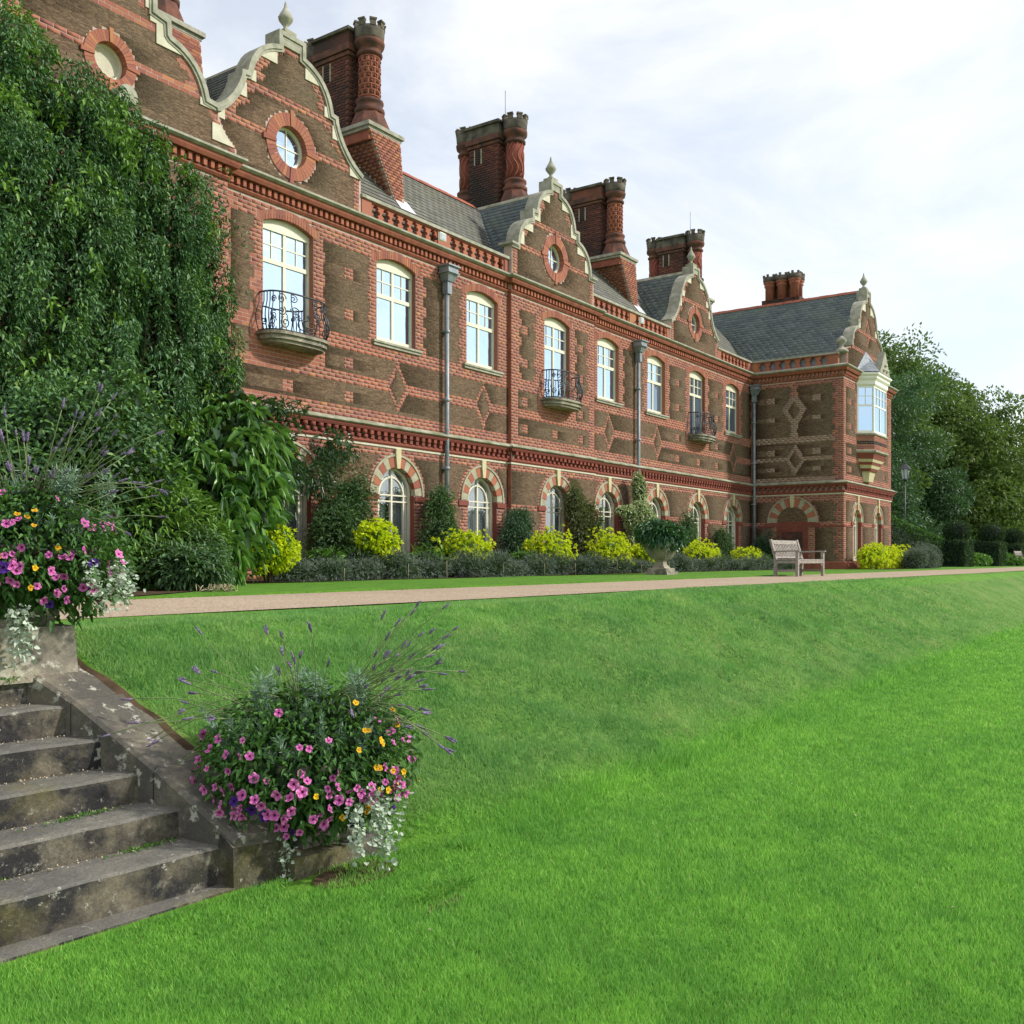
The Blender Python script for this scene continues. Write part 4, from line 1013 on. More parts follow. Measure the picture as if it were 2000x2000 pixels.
        f.add(ring_(ri+.01, y+.13)+ring_(ri-.05, y+.13)+ring_(ri-.05, y+.2), [q for k in range(n) for q in ((k, (k+1)%n, n+(k+1)%n, n+k), (n+k, n+(k+1)%n, 2*n+(k+1)%n, 2*n+k))])
        if glass:
            f.box(cx-.014, cx+.014, y+.15, y+.185, rc-ri+.03, rc+ri-.03); f.box(cx-ri+.03, cx-.016, y+.152, y+.183, rc-.014, rc+.014); f.box(cx+.016, cx+ri-.03, y+.152, y+.183, rc-.014, rc+.014)
        rw = hp(f, 'round_window', M['paint'])
        for qd in range(4 if glass else 1):
            if glass: pts = [(cx, rc)] + [(cx+(ri-.04)*cos(qd*pi/2+pi/2*k/7), rc+(ri-.04)*sin(qd*pi/2+pi/2*k/7)) for k in range(8)]
            else: pts = [(cx+(ri-.0)*cos(2*pi*k/n), rc+(ri-.0)*sin(2*pi*k/n)) for k in range(n)]
            MB().prism(pts, lambda a, b, d: (a, d, b), y+.17, y+.176).build('pane' if glass else 'blank_disc', M['pane'] if glass else M['cream'], rw)
    return g
gable(10.8, YP, P0, 10.86, .54, False, shape='0')
gable(15.5, YF, PA, 10.91, .74, True, shape='A')
gable(26.44, YF-.11, PB, 11.07, .73, True, shape='B')
gable(37.1, YF, PC, 11.10, .66, True, shape='C')
gable(46.9, YW+.02, PD, None, 0, False, shape='D')

# ---- parapets with pierced balusters
def parapet(p0, p1, groups, holew=.21, pitch=.37):
    L = hypot(p1[0]-p0[0], p1[1]-p0[1]); dx, dy = (p1[0]-p0[0])/L, (p1[1]-p0[1])/L; ox, oy = dy, -dx
    fn = lambda u, d, z: (p0[0]+dx*u+ox*d, p0[1]+dy*u+oy*d, z)
    A = lambda a, b, d: fn(a, d, b)
    hp(MB().prism([(0, 10.032), (L, 10.032), (L, 10.055), (0, 10.055)], A, -.02, -.22), 'parapet_base', M['brick'])
    hp(MB().prism([(-.02, 10.435), (L+.02, 10.435), (L+.02, 10.47), (-.02, 10.47)], A, .0, -.24), 'parapet_rail', M['brick_soft'])
    hp(MB().prism([(-.03, 10.472), (L+.03, 10.472), (L+.03, 10.55), (-.03, 10.55)], A, .05, -.27), 'parapet_rail', M['coping'])
    # solid piers then balusters: groups = list of (start,count)
    prev = 0
    for st, cnt in groups:
        hp(MB().prism([(prev, 10.055), (st, 10.055), (st, 10.435), (prev, 10.435)], A, .0, -.22), 'parapet_pier', M['brick'])
        b = (pitch-holew)/2
        for k in range(cnt+1):
            c = st + k*pitch
            # baluster outline: waist mirrors quatrefoil lobes
            h = [(b+.055, 10.055), (b+.05, 10.10), (b+.0, 10.14), (b+.035, 10.19), (b-.03, 10.215), (b-.045, 10.25), (b-.03, 10.285), (b+.035, 10.31), (b+.0, 10.36), (b+.05, 10.40), (b+.055, 10.435)]
            R_ = [(c+x, z) for x, z in h] if k < cnt else [(c, 10.055), (c, 10.435)]
            L_ = [(c-x, z) for x, z in reversed(h)] if k > 0 else [(c, 10.435), (c, 10.055)]
            hp(MB().prism(R_+L_, A, -.03, -.13), 'baluster', M['brick_soft'])
        prev = st+cnt*pitch
    hp(MB().prism([(prev, 10.055), (L, 10.055), (L, 10.435), (prev, 10.435)], A, .0, -.22), 'parapet_pier', M['brick'])
parapet((17.8, YF), (24.02, YF), [(.35, 7), (3.45, 7)])
parapet((28.87, YF), (34.82, YF), [(.18, 7), (3.15, 7)], pitch=.36)
parapet((39.38, YF), (43.18, YF), [(.35, 8)], pitch=.38)
parapet((XR, 16.98), (XR, YW+.25), [(.25, 7)], holew=.26, pitch=.46)

# ---- roofs
SL = {}
def slope(p0, du, dv, Lu, Lv, mat, clip=None, w=.30, h=.21):
    """p0 eave corner, du unit along eave, dv unit up the slope"""
    du = Vector(du).normalized(); dv = Vector(dv).normalized(); nn = du.cross(dv).normalized()
    if nn.z < 0: nn = -nn
    rows = int(Lv/h)
    for r in range(rows+1):
        off = (r % 2)*w/2; k = 0; u = -off
        while u < Lu:
            a, b = max(u, 0)+.004, min(u+w, Lu)-.004; u += w
            if b-a < .04: continue
            v0 = r*h; v1 = min(v0+h*1.25, Lv)
            if v1-v0 < .03: continue
            j = random.uniform(-.006, .006); lift = .014+random.uniform(0, .006)
            q0 = Vector(p0)+du*a+dv*(v0+j); q1 = Vector(p0)+du*b+dv*(v0+j); q2 = Vector(p0)+du*b+dv*v1; q3 = Vector(p0)+du*a+dv*v1
            mid = (q0+q2)/2
            if clip and not clip(mid): continue
            SL.setdefault(mat, []).append((q0, q1, q2, q3, nn, lift))
def underlay(pts, mat='slate'):
    mb = MB(); mb.add(pts, [tuple(range(len(pts)))]); return hp(mb, 'roof', M[mat])
RZ = 13.25; RY = 19.95; EZ = 10.38; EY = 17.42; SLP = (RZ-EZ)/(RY-EY)
def piece(name, mat, c, s): PIECES.setdefault((name, mat), []).append((c, s))
GC = [10.8, 15.5, 26.44, 37.1]
def zmain(y): return EZ+(y-EY)*SLP
def zcross(x): return max(RZ-abs(x-c)*1.17 for c in GC)
def zwing(x): return 14.0-abs(x-47.05)*.98
slope((6, EY, EZ), (1,0,0), (0, RY-EY, RZ-EZ), 39, hypot(RY-EY, RZ-EZ), 'slateg', lambda m: m.z > zcross(m.x)-.12 and m.z > zwing(m.x)-.12)
underlay([(6,EY,EZ-.02),(45,EY,EZ-.02),(45,RY,RZ-.02),(6,RY,RZ-.02)], 'slateg')
underlay([(6,RY,RZ-.02),(45,RY,RZ-.02),(45,23,9.9),(6,23,9.9)])
for c in GC:
    y0 = (YP if c == 10.8 else YF)+.36
    for s in (-1, 1):
        d = Vector((-s*1, 0, 1.17)).normalized(); Lv = 2.5*sqrt(1+1.17**2)
        slope((c+s*2.5, y0 if s < 0 else y0, RZ-2.5*1.17), (0,1,0), d, 3.0, Lv, 'slate', lambda m: m.z > zmain(m.y)-.15)
        underlay([(c+s*2.5,y0,RZ-2.5*1.17-.02),(c,y0,RZ-.02),(c,21,RZ-.02),(c+s*2.5,21,RZ-2.5*1.17-.02)])
        # lead valley
        v = MB(); v.tube([(c+s*2.42, EY+.02, EZ+.02), (c, RY, RZ+.01)], .035, 5); hp(v, 'lead_valley', M['lead'])
    t = MB()
    hp(MB().prism([(c-.11, RZ-.08), (c, RZ+.06), (c+.11, RZ-.08)], lambda a, b, d: (a, d, b), y0, 20.2), 'stone_ridge', M['ledge'])
d = Vector((.98/.98, 0, .98)).normalized()
slope((43.42, YW+.35, 14.0-3.63*.98), (0,1,0), (1,0,.98), 9.5, 3.63*sqrt(1+.98**2), 'slate', lambda m: m.z > zmain(m.y)-.15 or m.y > RY)
underlay([(43.42,YW+.35,14.0-3.63*.98-.02),(47.05,YW+.35,13.98),(47.05,22.6,13.98),(43.42,22.6,14.0-3.63*.98-.02)])
underlay([(50.7,YW+.35,10.4),(47.05,YW+.35,13.98),(47.05,22.6,13.98),(50.7,22.6,10.4)])
def tilerow(p, q, n):
    p = Vector(p); q = Vector(q); d = (q-p).normalized(); s = Vector((d.y, -d.x, 0))
    for k in range(n):
        a = p+(q-p)*(k/n); b = p+(q-p)*((k+1)/n-.0); g = d*.006; z = Vector((0,0,1)); e = .008*(k % 2)
        a = a+g; b = b-g
        mb = MB(); r = [s*.13-z*.09, z*(.05+e), -s*.13-z*.09, -z*.02]
        mb.add([a+x for x in r]+[b+x for x in r], [(0,1,2,3),(7,6,5,4)]+[(i, 4+i, 4+(i+1)%4, (i+1)%4) for i in range(4)])
        hp(mb, 'ridge_tile', M['ridge'])
tilerow((16.6, RY, RZ+.02), (26.2, RY, RZ+.02), 21); tilerow((27.9, RY, RZ+.02), (37.0, RY, RZ+.02), 20)
tilerow((47.05, YW+.55, 14.03), (47.05, 22.5, 14.03), 21)
# box gutters behind parapets
hp(MB().box(13.6, 43.1, 17.22, 17.45, 9.98, 10.36), 'gutter', M['lead'])
hp(MB().box(43.38, 43.5, YW+.35, 17.2, 9.98, 10.44), 'gutter', M['lead'])

def zmain(y): return EZ+(y-EY)*SLP
# ---- chimneys
def chimney(cx, style, flare=True, label=None):
    y0 = 19.0; core = MB().box(cx-.40, cx+.40, 19.42, 20.62, 10.4, 15.55)
    st = hp(core, 'chimney', M['brick_dark'])
    # base below the ledge
    MB().box(cx-.60, cx+.60, 18.47, 21.35, 12.9 if flare else 12.2, 13.16).build('chimney_base', M['mould'], st)
    if flare:
        xl = lambda z: np.interp(z, [11.3, 13.16], [cx+.42, cx-.60]); xr = lambda z: np.interp(z, [11.3, 13.16], [cx+.74, cx+.62]); yf = lambda z: np.interp(z, [11.3, 13.16], [18.36, 18.42])
        MB().hexa([(xl(11.3),yf(11.3),11.3),(xr(11.3),yf(11.3),11.3),(xr(11.3),21,11.3),(xl(11.3),21,11.3),(xl(13.16),yf(13.16),13.16),(xr(13.16),yf(13.16),13.16),(xr(13.16),21.3,13.16),(xl(13.16),21.3,13.16)]).build('chimney_spur', M['mortar'], st)
        for q in range(23):
            z0 = 11.3+q*.08; z1 = z0+.068; n_ = max(1, int((xr(z0)-xl(z0))/.22)); o_ = .11 if q % 2 else 0
            for w in range(n_+1):
                a_, b_ = max(xl(z0)+w*.23-o_, xl(z0)), min(xl(z0)+(w+1)*.23-o_-.012, xr(z0))
                if b_-a_ > .04: piece('chimney_brick', 'brick', ((a_+b_)/2, yf(z0)-.002, (z0+z1)/2), (b_-a_, .014, z1-z0))
            for w in range(12):
                ya = 18.40+w*.23+o_
                if zmain(min(ya, 19.9)) < z0+.1 and ya < 21: piece('chimney_brick', 'brick', (xl((z0+z1)/2)-.004, ya+.108, (z0+z1)/2), (.05, .216, z1-z0))
        # stepped flashing up the roof beside the spur
        for k in range(10):
            z = 11.55+k*.14; y = EY+(z-EZ)/SLP
            MB().box(xl(z)-.05, xl(z)+.0, y-.04, y+.14, z-.05, z+.17).build('flashing', M['flash'], st)
        MB().add([(cx+.3,18.1,zmain(18.1)+.05),(cx+.95,18.1,zmain(18.1)+.05),(cx+.92,18.45,zmain(18.45)+.07),(cx+.35,18.45,zmain(18.45)+.07)], [(0,1,2,3)]).build('flashing', M['flash'], st)
    L = MB(); L.box(cx-.72, cx+.72, 18.35, 21.45, 13.24, 13.34).box(cx-.66, cx+.66, 18.41, 21.39, 13.16, 13.24); L.build('chimney_ledge', M['coping'], st)
    for (yy, n8) in ((19.0, 8), (20.98, 8)):
        c = (cx, yy, 0)
        MB().lathe([(.62,13.34),(.50,13.62),(.40,13.86)], c, 8, pi/8, False).build('flue_foot', M['terrad'], st)
        MB().lathe([(.40,13.86),(.42,13.90),(.42,13.98),(.36,14.02),(.36,14.12),(.39,14.15),(.39,14.22),(.31,14.27)], c, 16).build('flue_base_ring', M['terrad'], st)
        MB().lathe([(.285,14.26),(.285,15.50)], c, 16).build('flue', M['terra'] if style != 1 else M['brick_deep'], st)
        r = MB()
        if style == 0:
            nb = 10
            for lv in range(8): r.lathe([(.287,14.3+lv*.155),(.305,14.305+lv*.155),(.305,14.33+lv*.155),(.287,14.335+lv*.155)], c, 16)
            for lv in range(7):
                for k in range(nb):
                    a = 2*pi*(k+.5*(lv % 2))/nb; x, y = cx+.295*cos(a), yy+.295*sin(a); r.tube([(x, y, 14.33+lv*.155), (x, y, 14.46+lv*.155)], .018, 4, False)
            r.build('flue_lattice', M['brick_soft'], st)
            r = MB()
            for lv in range(7):
                for k in range(nb):
                    a = 2*pi*(k+.5+.5*(lv % 2))/nb; x, y = cx+.288*cos(a), yy+.288*sin(a); r.lathe([(.035,-.03),(.035,.03)], (x, y, 14.395+lv*.155), 4, a)
            r.build('flue_flowers', M['terrad'], st, kind='stuff')
        else:
            for k in range(10):
                a0 = 2*pi*k/10; r.tube([(cx+.292*cos(a0+.32*sin(z*7)), yy+.292*sin(a0+.32*sin(z*7)), z) for z in np.linspace(14.28, 15.48, 16)], .022, 4)
            r.build('flue_lattice', M['terra'], st)
        MB().lathe([(.30,15.44),(.36,15.48),(.36,15.54),(.31,15.57),(.31,15.66),(.40,15.72),(.42,15.80),(.42,15.86),(.38,15.88)], c, 16).build('flue_cap_ring', M['terrad'], st)
        cr = MB(); cr.lathe([(.38,15.86),(.40,15.94),(.42,16.20),(.40,16.21),(.30,16.2),(.28,15.9)], c, 16)
        for k in range(8):
            a = 2*pi*k/8+.2; pa = []
            for rr, zz in ((.31, 16.19), (.44, 16.19), (.44, 16.33), (.31, 16.33)):
                pass
            p = lambda r_, t, z_: (cx+r_*cos(a+t), yy+r_*sin(a+t), z_)
            cr.hexa([p(.43,-.2,16.18), p(.43,.2,16.18), p(.30,.2,16.18), p(.30,-.2,16.18), p(.43,-.2,16.33), p(.43,.2,16.33), p(.30,.2,16.33), p(.30,-.2,16.33)])
            cr.hexa([p(.455,-.24,16.33), p(.455,.24,16.33), p(.29,.24,16.33), p(.29,-.24,16.33), p(.455,-.24,16.38), p(.455,.24,16.38), p(.29,.24,16.38), p(.29,-.24,16.38)])
        cr.build('flue_crown', M['crown'], st)
    # core cornice
    k = MB(); k.box(cx-.45, cx+.45, 19.36, 20.68, 15.50, 15.60).box(cx-.50, cx+.50, 19.31, 20.73, 15.62, 15.80); k.build('stack_cornice', M['terrad'], st)
    MB().box(cx-.47, cx+.47, 19.34, 20.70, 15.80, 16.14).build('stack_crown', M['crown'] if style else M['brick_dark'], st)
    k = MB(); k.box(cx-.55, cx+.55, 19.28, 20.76, 16.141, 16.20).box(cx-.50, cx+.50, 19.33, 20.71, 16.20, 16.26); k.build('stack_coping', M['crown'], st)
    # vent louvre on the near side
    MB().box(cx-.415, cx-.402, 20.12, 20.36, 14.95, 15.42).build('vent', M['room'], st)
    fr_ = MB(); fr_.box(cx-.43, cx-.402, 20.08, 20.12, 14.93, 15.44).box(cx-.43, cx-.402, 20.36, 20.40, 14.93, 15.44); fr_.build('vent_frame', M['buffstone'], st)
    for q in range(6): MB().box(cx-.43, cx-.415, 20.12, 20.36, 14.98+q*.075, 15.0+q*.075).build('vent_slat', M['terrad'], st)
    # joints: courses on the left and front faces
    for q in range(28):
        z = 13.40+q*.078
        if z > 15.45: break
        for w in range(5):
            yy = 19.42+w*.24+(.12 if q % 2 else 0)
            if yy+.2 > 20.62 or (20.05 < yy+.1 < 20.45 and z > 14.9): continue
            piece('chimney_brick', 'brick_dark', (cx-.405, yy+.115, z), (.014, .222, .066))
        for w in range(4):
            xx = cx-.40+w*.21+(.1 if q % 2 else 0)
            if xx+.19 < cx+.41: piece('chimney_brick', 'brick_dark', (xx+.095, 19.418, z), (.19, .014, .066))
    return st
chimney(13.5, 0); chimney(20.2, 0); chimney(27.24, 1, False); chimney(34.07, 0); chimney(41.48, 1, False)
# wing stack: four octagonal flues
ws = hp(MB().box(47.3, 48.1, 16.2, 18.1, 13.2, 14.35), 'chimney', M['brick_dark'])
for j in range(2):
    for k in range(3):
        c = (47.45+j*.5, 16.5+k*.62, 0)
        MB().lathe([(.22,14.3),(.22,14.95),(.27,15.0),(.27,15.06),(.23,15.1),(.31,15.16),(.31,15.22)], c, 12).build('flue', M['terra'], ws)
        cr = MB().lathe([(.29,15.22),(.33,15.26),(.33,15.46),(.24,15.46)], c, 12)
        for q in range(6):
            a = 2*pi*q/6; cr.box(c[0]+.28*cos(a)-.05, c[0]+.28*cos(a)+.05, c[1]+.28*sin(a)-.05, c[1]+.28*sin(a)+.05, 15.45, 15.58)
        cr.build('flue_crown', M['crown'], ws)
# lightning rods
for x, y in ((27.1, 19.3), (41.4, 19.2)): hp(MB().tube([(x, y, 16.2), (x, y, 17.3)], .012, 5), 'lightning_rod', M['lead'])

# ---- downpipes
def pipe(x, y, zt, zb=ZT):
    c = (x, y, 0)
    h = MB()
    h.add([(x-.12,y-.13,zt-.42),(x+.12,y-.13,zt-.42),(x+.12,y+.1,zt-.42),(x-.12,y+.1,zt-.42),(x-.2,y-.22,zt-.22),(x+.2,y-.22,zt-.22),(x+.2,y+.1,zt-.22),(x-.2,y+.1,zt-.22)], [(0,3,2,1),(4,5,6,7),(0,1,5,4),(1,2,6,5),(2,3,7,6),(3,0,4,7)])
    h.box(x-.24, x+.24, y-.26, y+.1, zt-.218, zt-.18).box(x-.21, x+.21, y-.23, y+.1, zt-.18, zt-.04).box(x-.26, x+.26, y-.28, y+.1, zt-.04, zt)
    h.box(x-.09, x+.09, y-.1, y+.08, zt-.75, zt-.422)
    p = hp(MB().tube([(x, y, zb), (x, y, zt-.5)], .062, 12), 'downpipe', M['lead'])
    h.build('hopper_head', M['lead'], p)
    for z in np.arange(zb+1.0, zt-.8, 1.85):
        MB().lathe([(.063,0),(.085,.01),(.085,.09),(.063,.10)], (x, y, z), 12).box(x-.11, x+.11, y+.02, y+.1, z+.03, z+.07).build('pipe_bracket', M['lead'], p)
pipe(20.95, 16.86, 9.50); pipe(31.98, 16.86, 9.46); pipe(42.98, 16.80, 9.42)
# ---- floodlights on the parapet
def flood(x):
    o = thing('floodlight', 'small white floodlight clamped to the parapet above the %s downpipe' % ('nearest grey' if x < 25 else 'second grey'), 'floodlight', (x, 16.8, 10.15), group='floodlights along the parapet')
    part(MB().box(x-.12, x+.12, 16.66, 16.74, 10.07, 10.27), 'housing', M['whitepaint'], o)
    part(MB().box(x-.10, x+.10, 16.648, 16.658, 10.09, 10.25), 'lens', M['lampglass'], o)
    part(MB().box(x-.02, x+.02, 16.74, 16.97, 10.13, 10.17), 'bracket', M['iron'], o)
flood(20.55); flood(31.9)

# ---- balconies
def balcony(cx, y):
    def plan(s, off=0):      # s -1..1 along the bow
        a = s*pi/2; e = 2/3.2
        x = (abs(sin(a))**e)*(1 if s > 0 else -1)*(.90+off); yy = -(abs(cos(a))**e)*(.56+off)
        return cx+x, y+yy
    sl = MB()
    for off, z0, z1 in ((-.06, 6.33, 6.40), (.0, 6.40, 6.50), (.05, 6.50, 6.565)):
        pts = [plan(-1+2*k/24, off) for k in range(25)]
        pts[0] = (pts[0][0], y+.02); pts[-1] = (pts[-1][0], y+.02)
        n = len(pts)
        sl.add([(a, b, z0) for a, b in pts]+[(a, b, z1) for a, b in pts], [tuple(range(n)), tuple(range(2*n-1, n-1, -1))]+[(k, n+k, n+(k+1)%n, (k+1)%n) for k in range(n)])
    b = hp(sl, 'balcony', M['stone'])
    belly = lambda t: .09*max(0, sin(pi*min(1, t*1.35)))**1.2 - .015*t
    def S(s, t):
        x, yy = plan(s, belly(t)-.03); return (x, yy, 6.57+.88*t)
    for t, r in ((0.03, .017), (.98, .021)):
        MB().tube([S(-1+2*k/30, t) for k in range(31)], r, 5).build('rail', M['iron'], b)
    for k in range(23):
        s = -1+2*k/22
        if abs(s) < .55 and k % 3: continue
        MB().tube([S(s, t) for t in np.linspace(.03, .98, 9)], .014, 4).build('bar', M['iron'], b)
    def spiral(s0, t0, R_, turns, dirn, ph):
        p = []
        for k in range(22):
            q = k/21; r = R_*(1-.86*q); a = ph+dirn*turns*2*pi*q; p.append(S(s0+r*cos(a)*.72, min(.97, max(.03, t0+r*sin(a)))))
        MB().tube(p, .013, 4).build('scroll', M['iron'], b)
    for s0, t0, R_, d, ph in ((-.40,.80,.15,1,0),(-.40,.48,.13,-1,1),(-.14,.84,.11,-1,2),(-.13,.55,.12,1,3),(.14,.84,.11,1,1),(.13,.55,.12,-1,0),(.40,.80,.15,-1,pi),(.40,.48,.13,1,2),(-.32,.20,.15,1,2),(0,.24,.17,-1,0),(.32,.20,.15,-1,1),(-.62,.22,.12,1,0),(.62,.22,.12,-1,2),(-.62,.78,.10,1,0),(.62,.78,.10,-1,2),(-.86,.22,.10,-1,1),(.86,.22,.10,1,1)):
        spiral(s0, t0, R_, 1.6, d, ph)
    for s0, t0 in ((0, .42), (-.1, .36), (.1, .36), (0, .12)):
        c = S(s0, t0); mb = MB()
        for k in range(6):
            a = 2*pi*k/6; mb.add([(c[0], c[1]-.02, c[2]), (c[0]+.05*cos(a-.4), c[1]-.035, c[2]+.05*sin(a-.4)), (c[0]+.08*cos(a), c[1]-.02, c[2]+.08*sin(a)), (c[0]+.05*cos(a+.4), c[1]-.035, c[2]+.05*sin(a+.4))], [(0,1,2,3)])
        mb.build('iron_rosette', M['iron'], b)
for i in FRENCH: balcony(WX[i], bayy(WX[i]))

# ---- oriel bay on the wing
def loop(off, cx=46.6, hw=1.5, fw=1.02, pr=.64):
    return [(cx-hw-off, YW+.02), (cx-hw-off*.9, YW-.02), (cx-fw-off*.5, YW-pr-off), (cx+fw+off*.5, YW-pr-off), (cx+hw+off*.9, YW-.02), (cx+hw+off, YW+.02)]
def ring3(stack, name, mat, parent=None):
    mb = MB(); m = 6; vs = [(x, y, z) for off, z, *sc in stack for x, y in loop(off, hw=1.5*(sc[0] if sc else 1), fw=1.02*(sc[0] if sc else 1), pr=.64*(sc[0] if sc else 1))]
    fs = [(i*m+k, i*m+(k+1)%m, (i+1)*m+(k+1)%m, (i+1)*m+k) for i in range(len(stack)-1) for k in range(m)]
    fs += [tuple(range(m-1, -1, -1)), tuple(range((len(stack)-1)*m, len(stack)*m))]
    mb.add(vs, fs); return hp(mb, name, mat) if parent is None else mb.build(name, mat, parent)
ori = ring3([(0, 6.47), (0, 7.12)], 'oriel_bay', M['mortar'])
for q in range(8):
    z = 6.475+q*.08; wl_ = loop(.004)[1:5]
    for (xa, ya), (xb, yb) in zip(wl_[:-1], wl_[1:]):
        L = hypot(xb-xa, yb-ya); dx, dy = (xb-xa)/L, (yb-ya)/L; u = .0 if q % 2 else -.11; bm = MB()
        while u < L:
            a, b = max(u, 0)+.005, min(u+.22, L)-.005; u += .22
            if b-a > .03: A = lambda p, w, t: (xa+dx*p+dy*t, ya+dy*p-dx*t, w); bm.prism([(a, z+.005), (b, z+.005), (b, z+.072), (a, z+.072)], A, .0, .006)
        bm.build('oriel_brickwork', M['brick' if q not in (3, 4) else 'brick_dark'], ori, kind='stuff')
ring3([(.03, 7.121), (.07, 7.15), (.07, 7.2), (.02, 7.24)], 'oriel_sill', M['coping'], ori)
ring3([(.02, 6.33), (.09, 6.38), (.09, 6.44), (.03, 6.469)], 'oriel_ledge', M['coping'], ori)
for k, (z0, z1, s0, s1, mt) in enumerate([(6.22,6.329,.94,1.0,'brick_deep'),(6.08,6.219,.88,.93,'brick_deep'),(5.95,6.079,.80,.86,'keystone'),(5.83,5.949,.72,.79,'brick_deep'),(5.68,5.829,.62,.70,'keystone'),(5.56,5.679,.54,.60,'brick_deep'),(5.1,5.559,.33,.46,'keystone')]):
    ring3([(0, z0, s0), (0, z1, s1)], 'corbel_course', M[mt], ori)
ring3([(.02, 9.34), (.06, 9.40), (.06, 9.55), (.14, 9.66), (.14, 9.74), (.22, 9.82), (.22, 9.90), (.05, 9.93)], 'oriel_cornice', M['whitepaint'], ori)
wl = loop(0)[1:5]
for k in range(3):
    (xa, ya), (xb, yb) = wl[k], wl[k+1]; L = hypot(xb-xa, yb-ya); dx, dy = (xb-xa)/L, (yb-ya)/L; ox, oy = dy, -dx
    fn = lambda u, d, z, xa=xa, ya=ya, dx=dx, dy=dy, ox=ox, oy=oy: (xa+dx*u+ox*d, ya+dy*u+oy*d, z)
    A = lambda a, b, d: fn(a, d, b)
    f = MB(); R4 = lambda u0, u1, z0, z1, d0, d1: f.prism([(u0, z0), (u1, z0), (u1, z1), (u0, z1)], A, d0, d1)
    R4(0, .07, 7.24, 9.34, .0, -.1); R4(L-.07, L, 7.24, 9.34, .0, -.1); R4(.07, L-.07, 7.24, 7.33, -.005, -.09); R4(.07, L-.07, 9.25, 9.34, -.005, -.09); R4(.07, L-.07, 8.42, 8.49, -.004, -.09)
    cols = 1 if k != 1 else 2; ww = (L-.14)/cols
    if cols == 2: R4(L/2-.03, L/2+.03, 7.33, 9.25, -.003, -.09)
    w = f.build('oriel_window', M['whitepaint'], ori)
    g = MB(); 
    for c in range(cols):
        a, b = .07+c*ww+(.03 if c else 0), .07+(c+1)*ww-(.03 if c == 0 and cols == 2 else 0); m = (a+b)/2
        g.prism([(m-.012, 8.49), (m+.012, 8.49), (m+.012, 9.25), (m-.012, 9.25)], A, -.01, -.05); g.prism([(a, 8.86), (b, 8.86), (b, 8.884), (a, 8.884)], A, -.012, -.048)
        MB().prism([(a, 7.33), (b, 7.33), (b, 8.42), (a, 8.42)], A, -.03, -.036).build('oriel_pane', M['pane'], ori)
        MB().prism([(a, 8.49), (b, 8.49), (b, 9.25), (a, 9.25)], A, -.03, -.036).build('oriel_pane', M['pane'], ori)
    g.build('oriel_glazing_bar', M['whitepaint'], ori)
# lead roof + small pediment
r0 = loop(.2); ap = [(45.9, YW+.0, 11.1), (47.3, YW+.0, 11.1)]
mb = MB(); mb.add([(x, y, 9.94) for x, y in r0]+[(46.6-.25, YW-.28, 10.62), (46.6+.25, YW-.28, 10.62), (46.6, YW+.01, 11.1)], [(1,2,6),(2,3,7,6),(3,4,7),(1,6,8),(4,8,7),(6,7,8)]); mb.build('oriel_roof', M['lead'], ori)
MB().prism([(45.75, 9.94), (47.45, 9.94), (46.6, 11.0)], lambda a, b, d: (a, d, b), YW-.85, YW-.55).build('oriel_pediment', M['coping'], ori)
for dx, z in ((0, 10.35), (-.25, 10.12), (.25, 10.12)):
    MB().lathe([(.02,-.07),(.1,-.03),(.1,.03),(.02,.07)], (46.6+dx, YW-.87, z), 8).build('carved_boss', M['cream'], ori)
# kneeler urns at the gable feet
for x in (43.55, 50.3):
    MBu = MB().lathe([(.28,0),(.30,.08),(.2,.14),(.09,.25),(.08,.34),(.16,.42),(.22,.5),(.2,.58),(.1,.66),(.05,.72)], (x, YW+.2, 10.56), 12)
    hp(MBu, 'gable_urn', M['coping'])
# carved stone on gable 0 cornice
hp(MB().prism([(10.95+.20*cos(t)*(1 if cos(t)*0==0 else 1), 10.16+.22*sin(t)) for t in np.linspace(-.5, pi+.5, 12)], lambda a, b, d: (a, d, b), YP-.36, YP-.10), 'carved_finial', M['coping'])

# ---- flush brick lists
def boxesmesh(name, items):
    C = np.array([i[0] for i in items], float); Sz = np.array([i[1] for i in items], float)
    s = np.array([[-1,-1,-1],[1,-1,-1],[1,1,-1],[-1,1,-1],[-1,-1,1],[1,-1,1],[1,1,1],[-1,1,1]], float)*.5
    V = (C[:, None, :]+s[None]*Sz[:, None, :]).reshape(-1, 3)
    f = np.array([[0,3,2,1],[4,5,6,7],[0,1,5,4],[1,2,6,5],[2,3,7,6],[3,0,4,7]])
    F = (np.arange(len(items))[:, None, None]*8+f[None]).reshape(-1, 4)
    return npmesh(name, V, F)
def flush(items, name, stuffname, mat, limit, vis=None):
    items = sorted(items, key=lambda t: scr(t[0]) + (0 if (vis is None or vis(t[0])) else 1000))
    me = unitbox(mat)
    for c, s in items[:limit]:
        o = bpy.data.objects.new(name, me); COL.objects.link(o); o.parent = house; o.location = Vector(c)-house.location; o.scale = s
    rest = items[limit:]
    if rest: link(stuffname, boxesmesh(stuffname, rest), mat, house, kind='stuff').matrix_parent_inverse = Matrix.Translation(-house.location)
visb = lambda c: (c[0] > 13.7 and c[2] > 5) or (c[0] > 10.2 and c[2] > 10.6) or c[0] > 17.9
lim = {'brick': 210, 'brick_soft': 70, 'brick_buff': 10, 'brick_deep': 0, 'brick_dark': 0}
for k, items in BR.items(): flush(items, 'brick', 'brickwork', M[k], lim.get(k, 0), visb)
pl = {'dentil': 300, 'modillion': 300, 'doorway_brick': 300, 'chimney_brick': 0}
for (nm, k), items in PIECES.items(): flush(items, nm, nm+'_work', M[k], 150 if nm == 'chimney_brick' else pl[nm], visb)
WQ = WALLQ; o = link('wall', npmesh('wall', WQ.v, WQ.f), M['mortar'], house); keepworld(o, house)
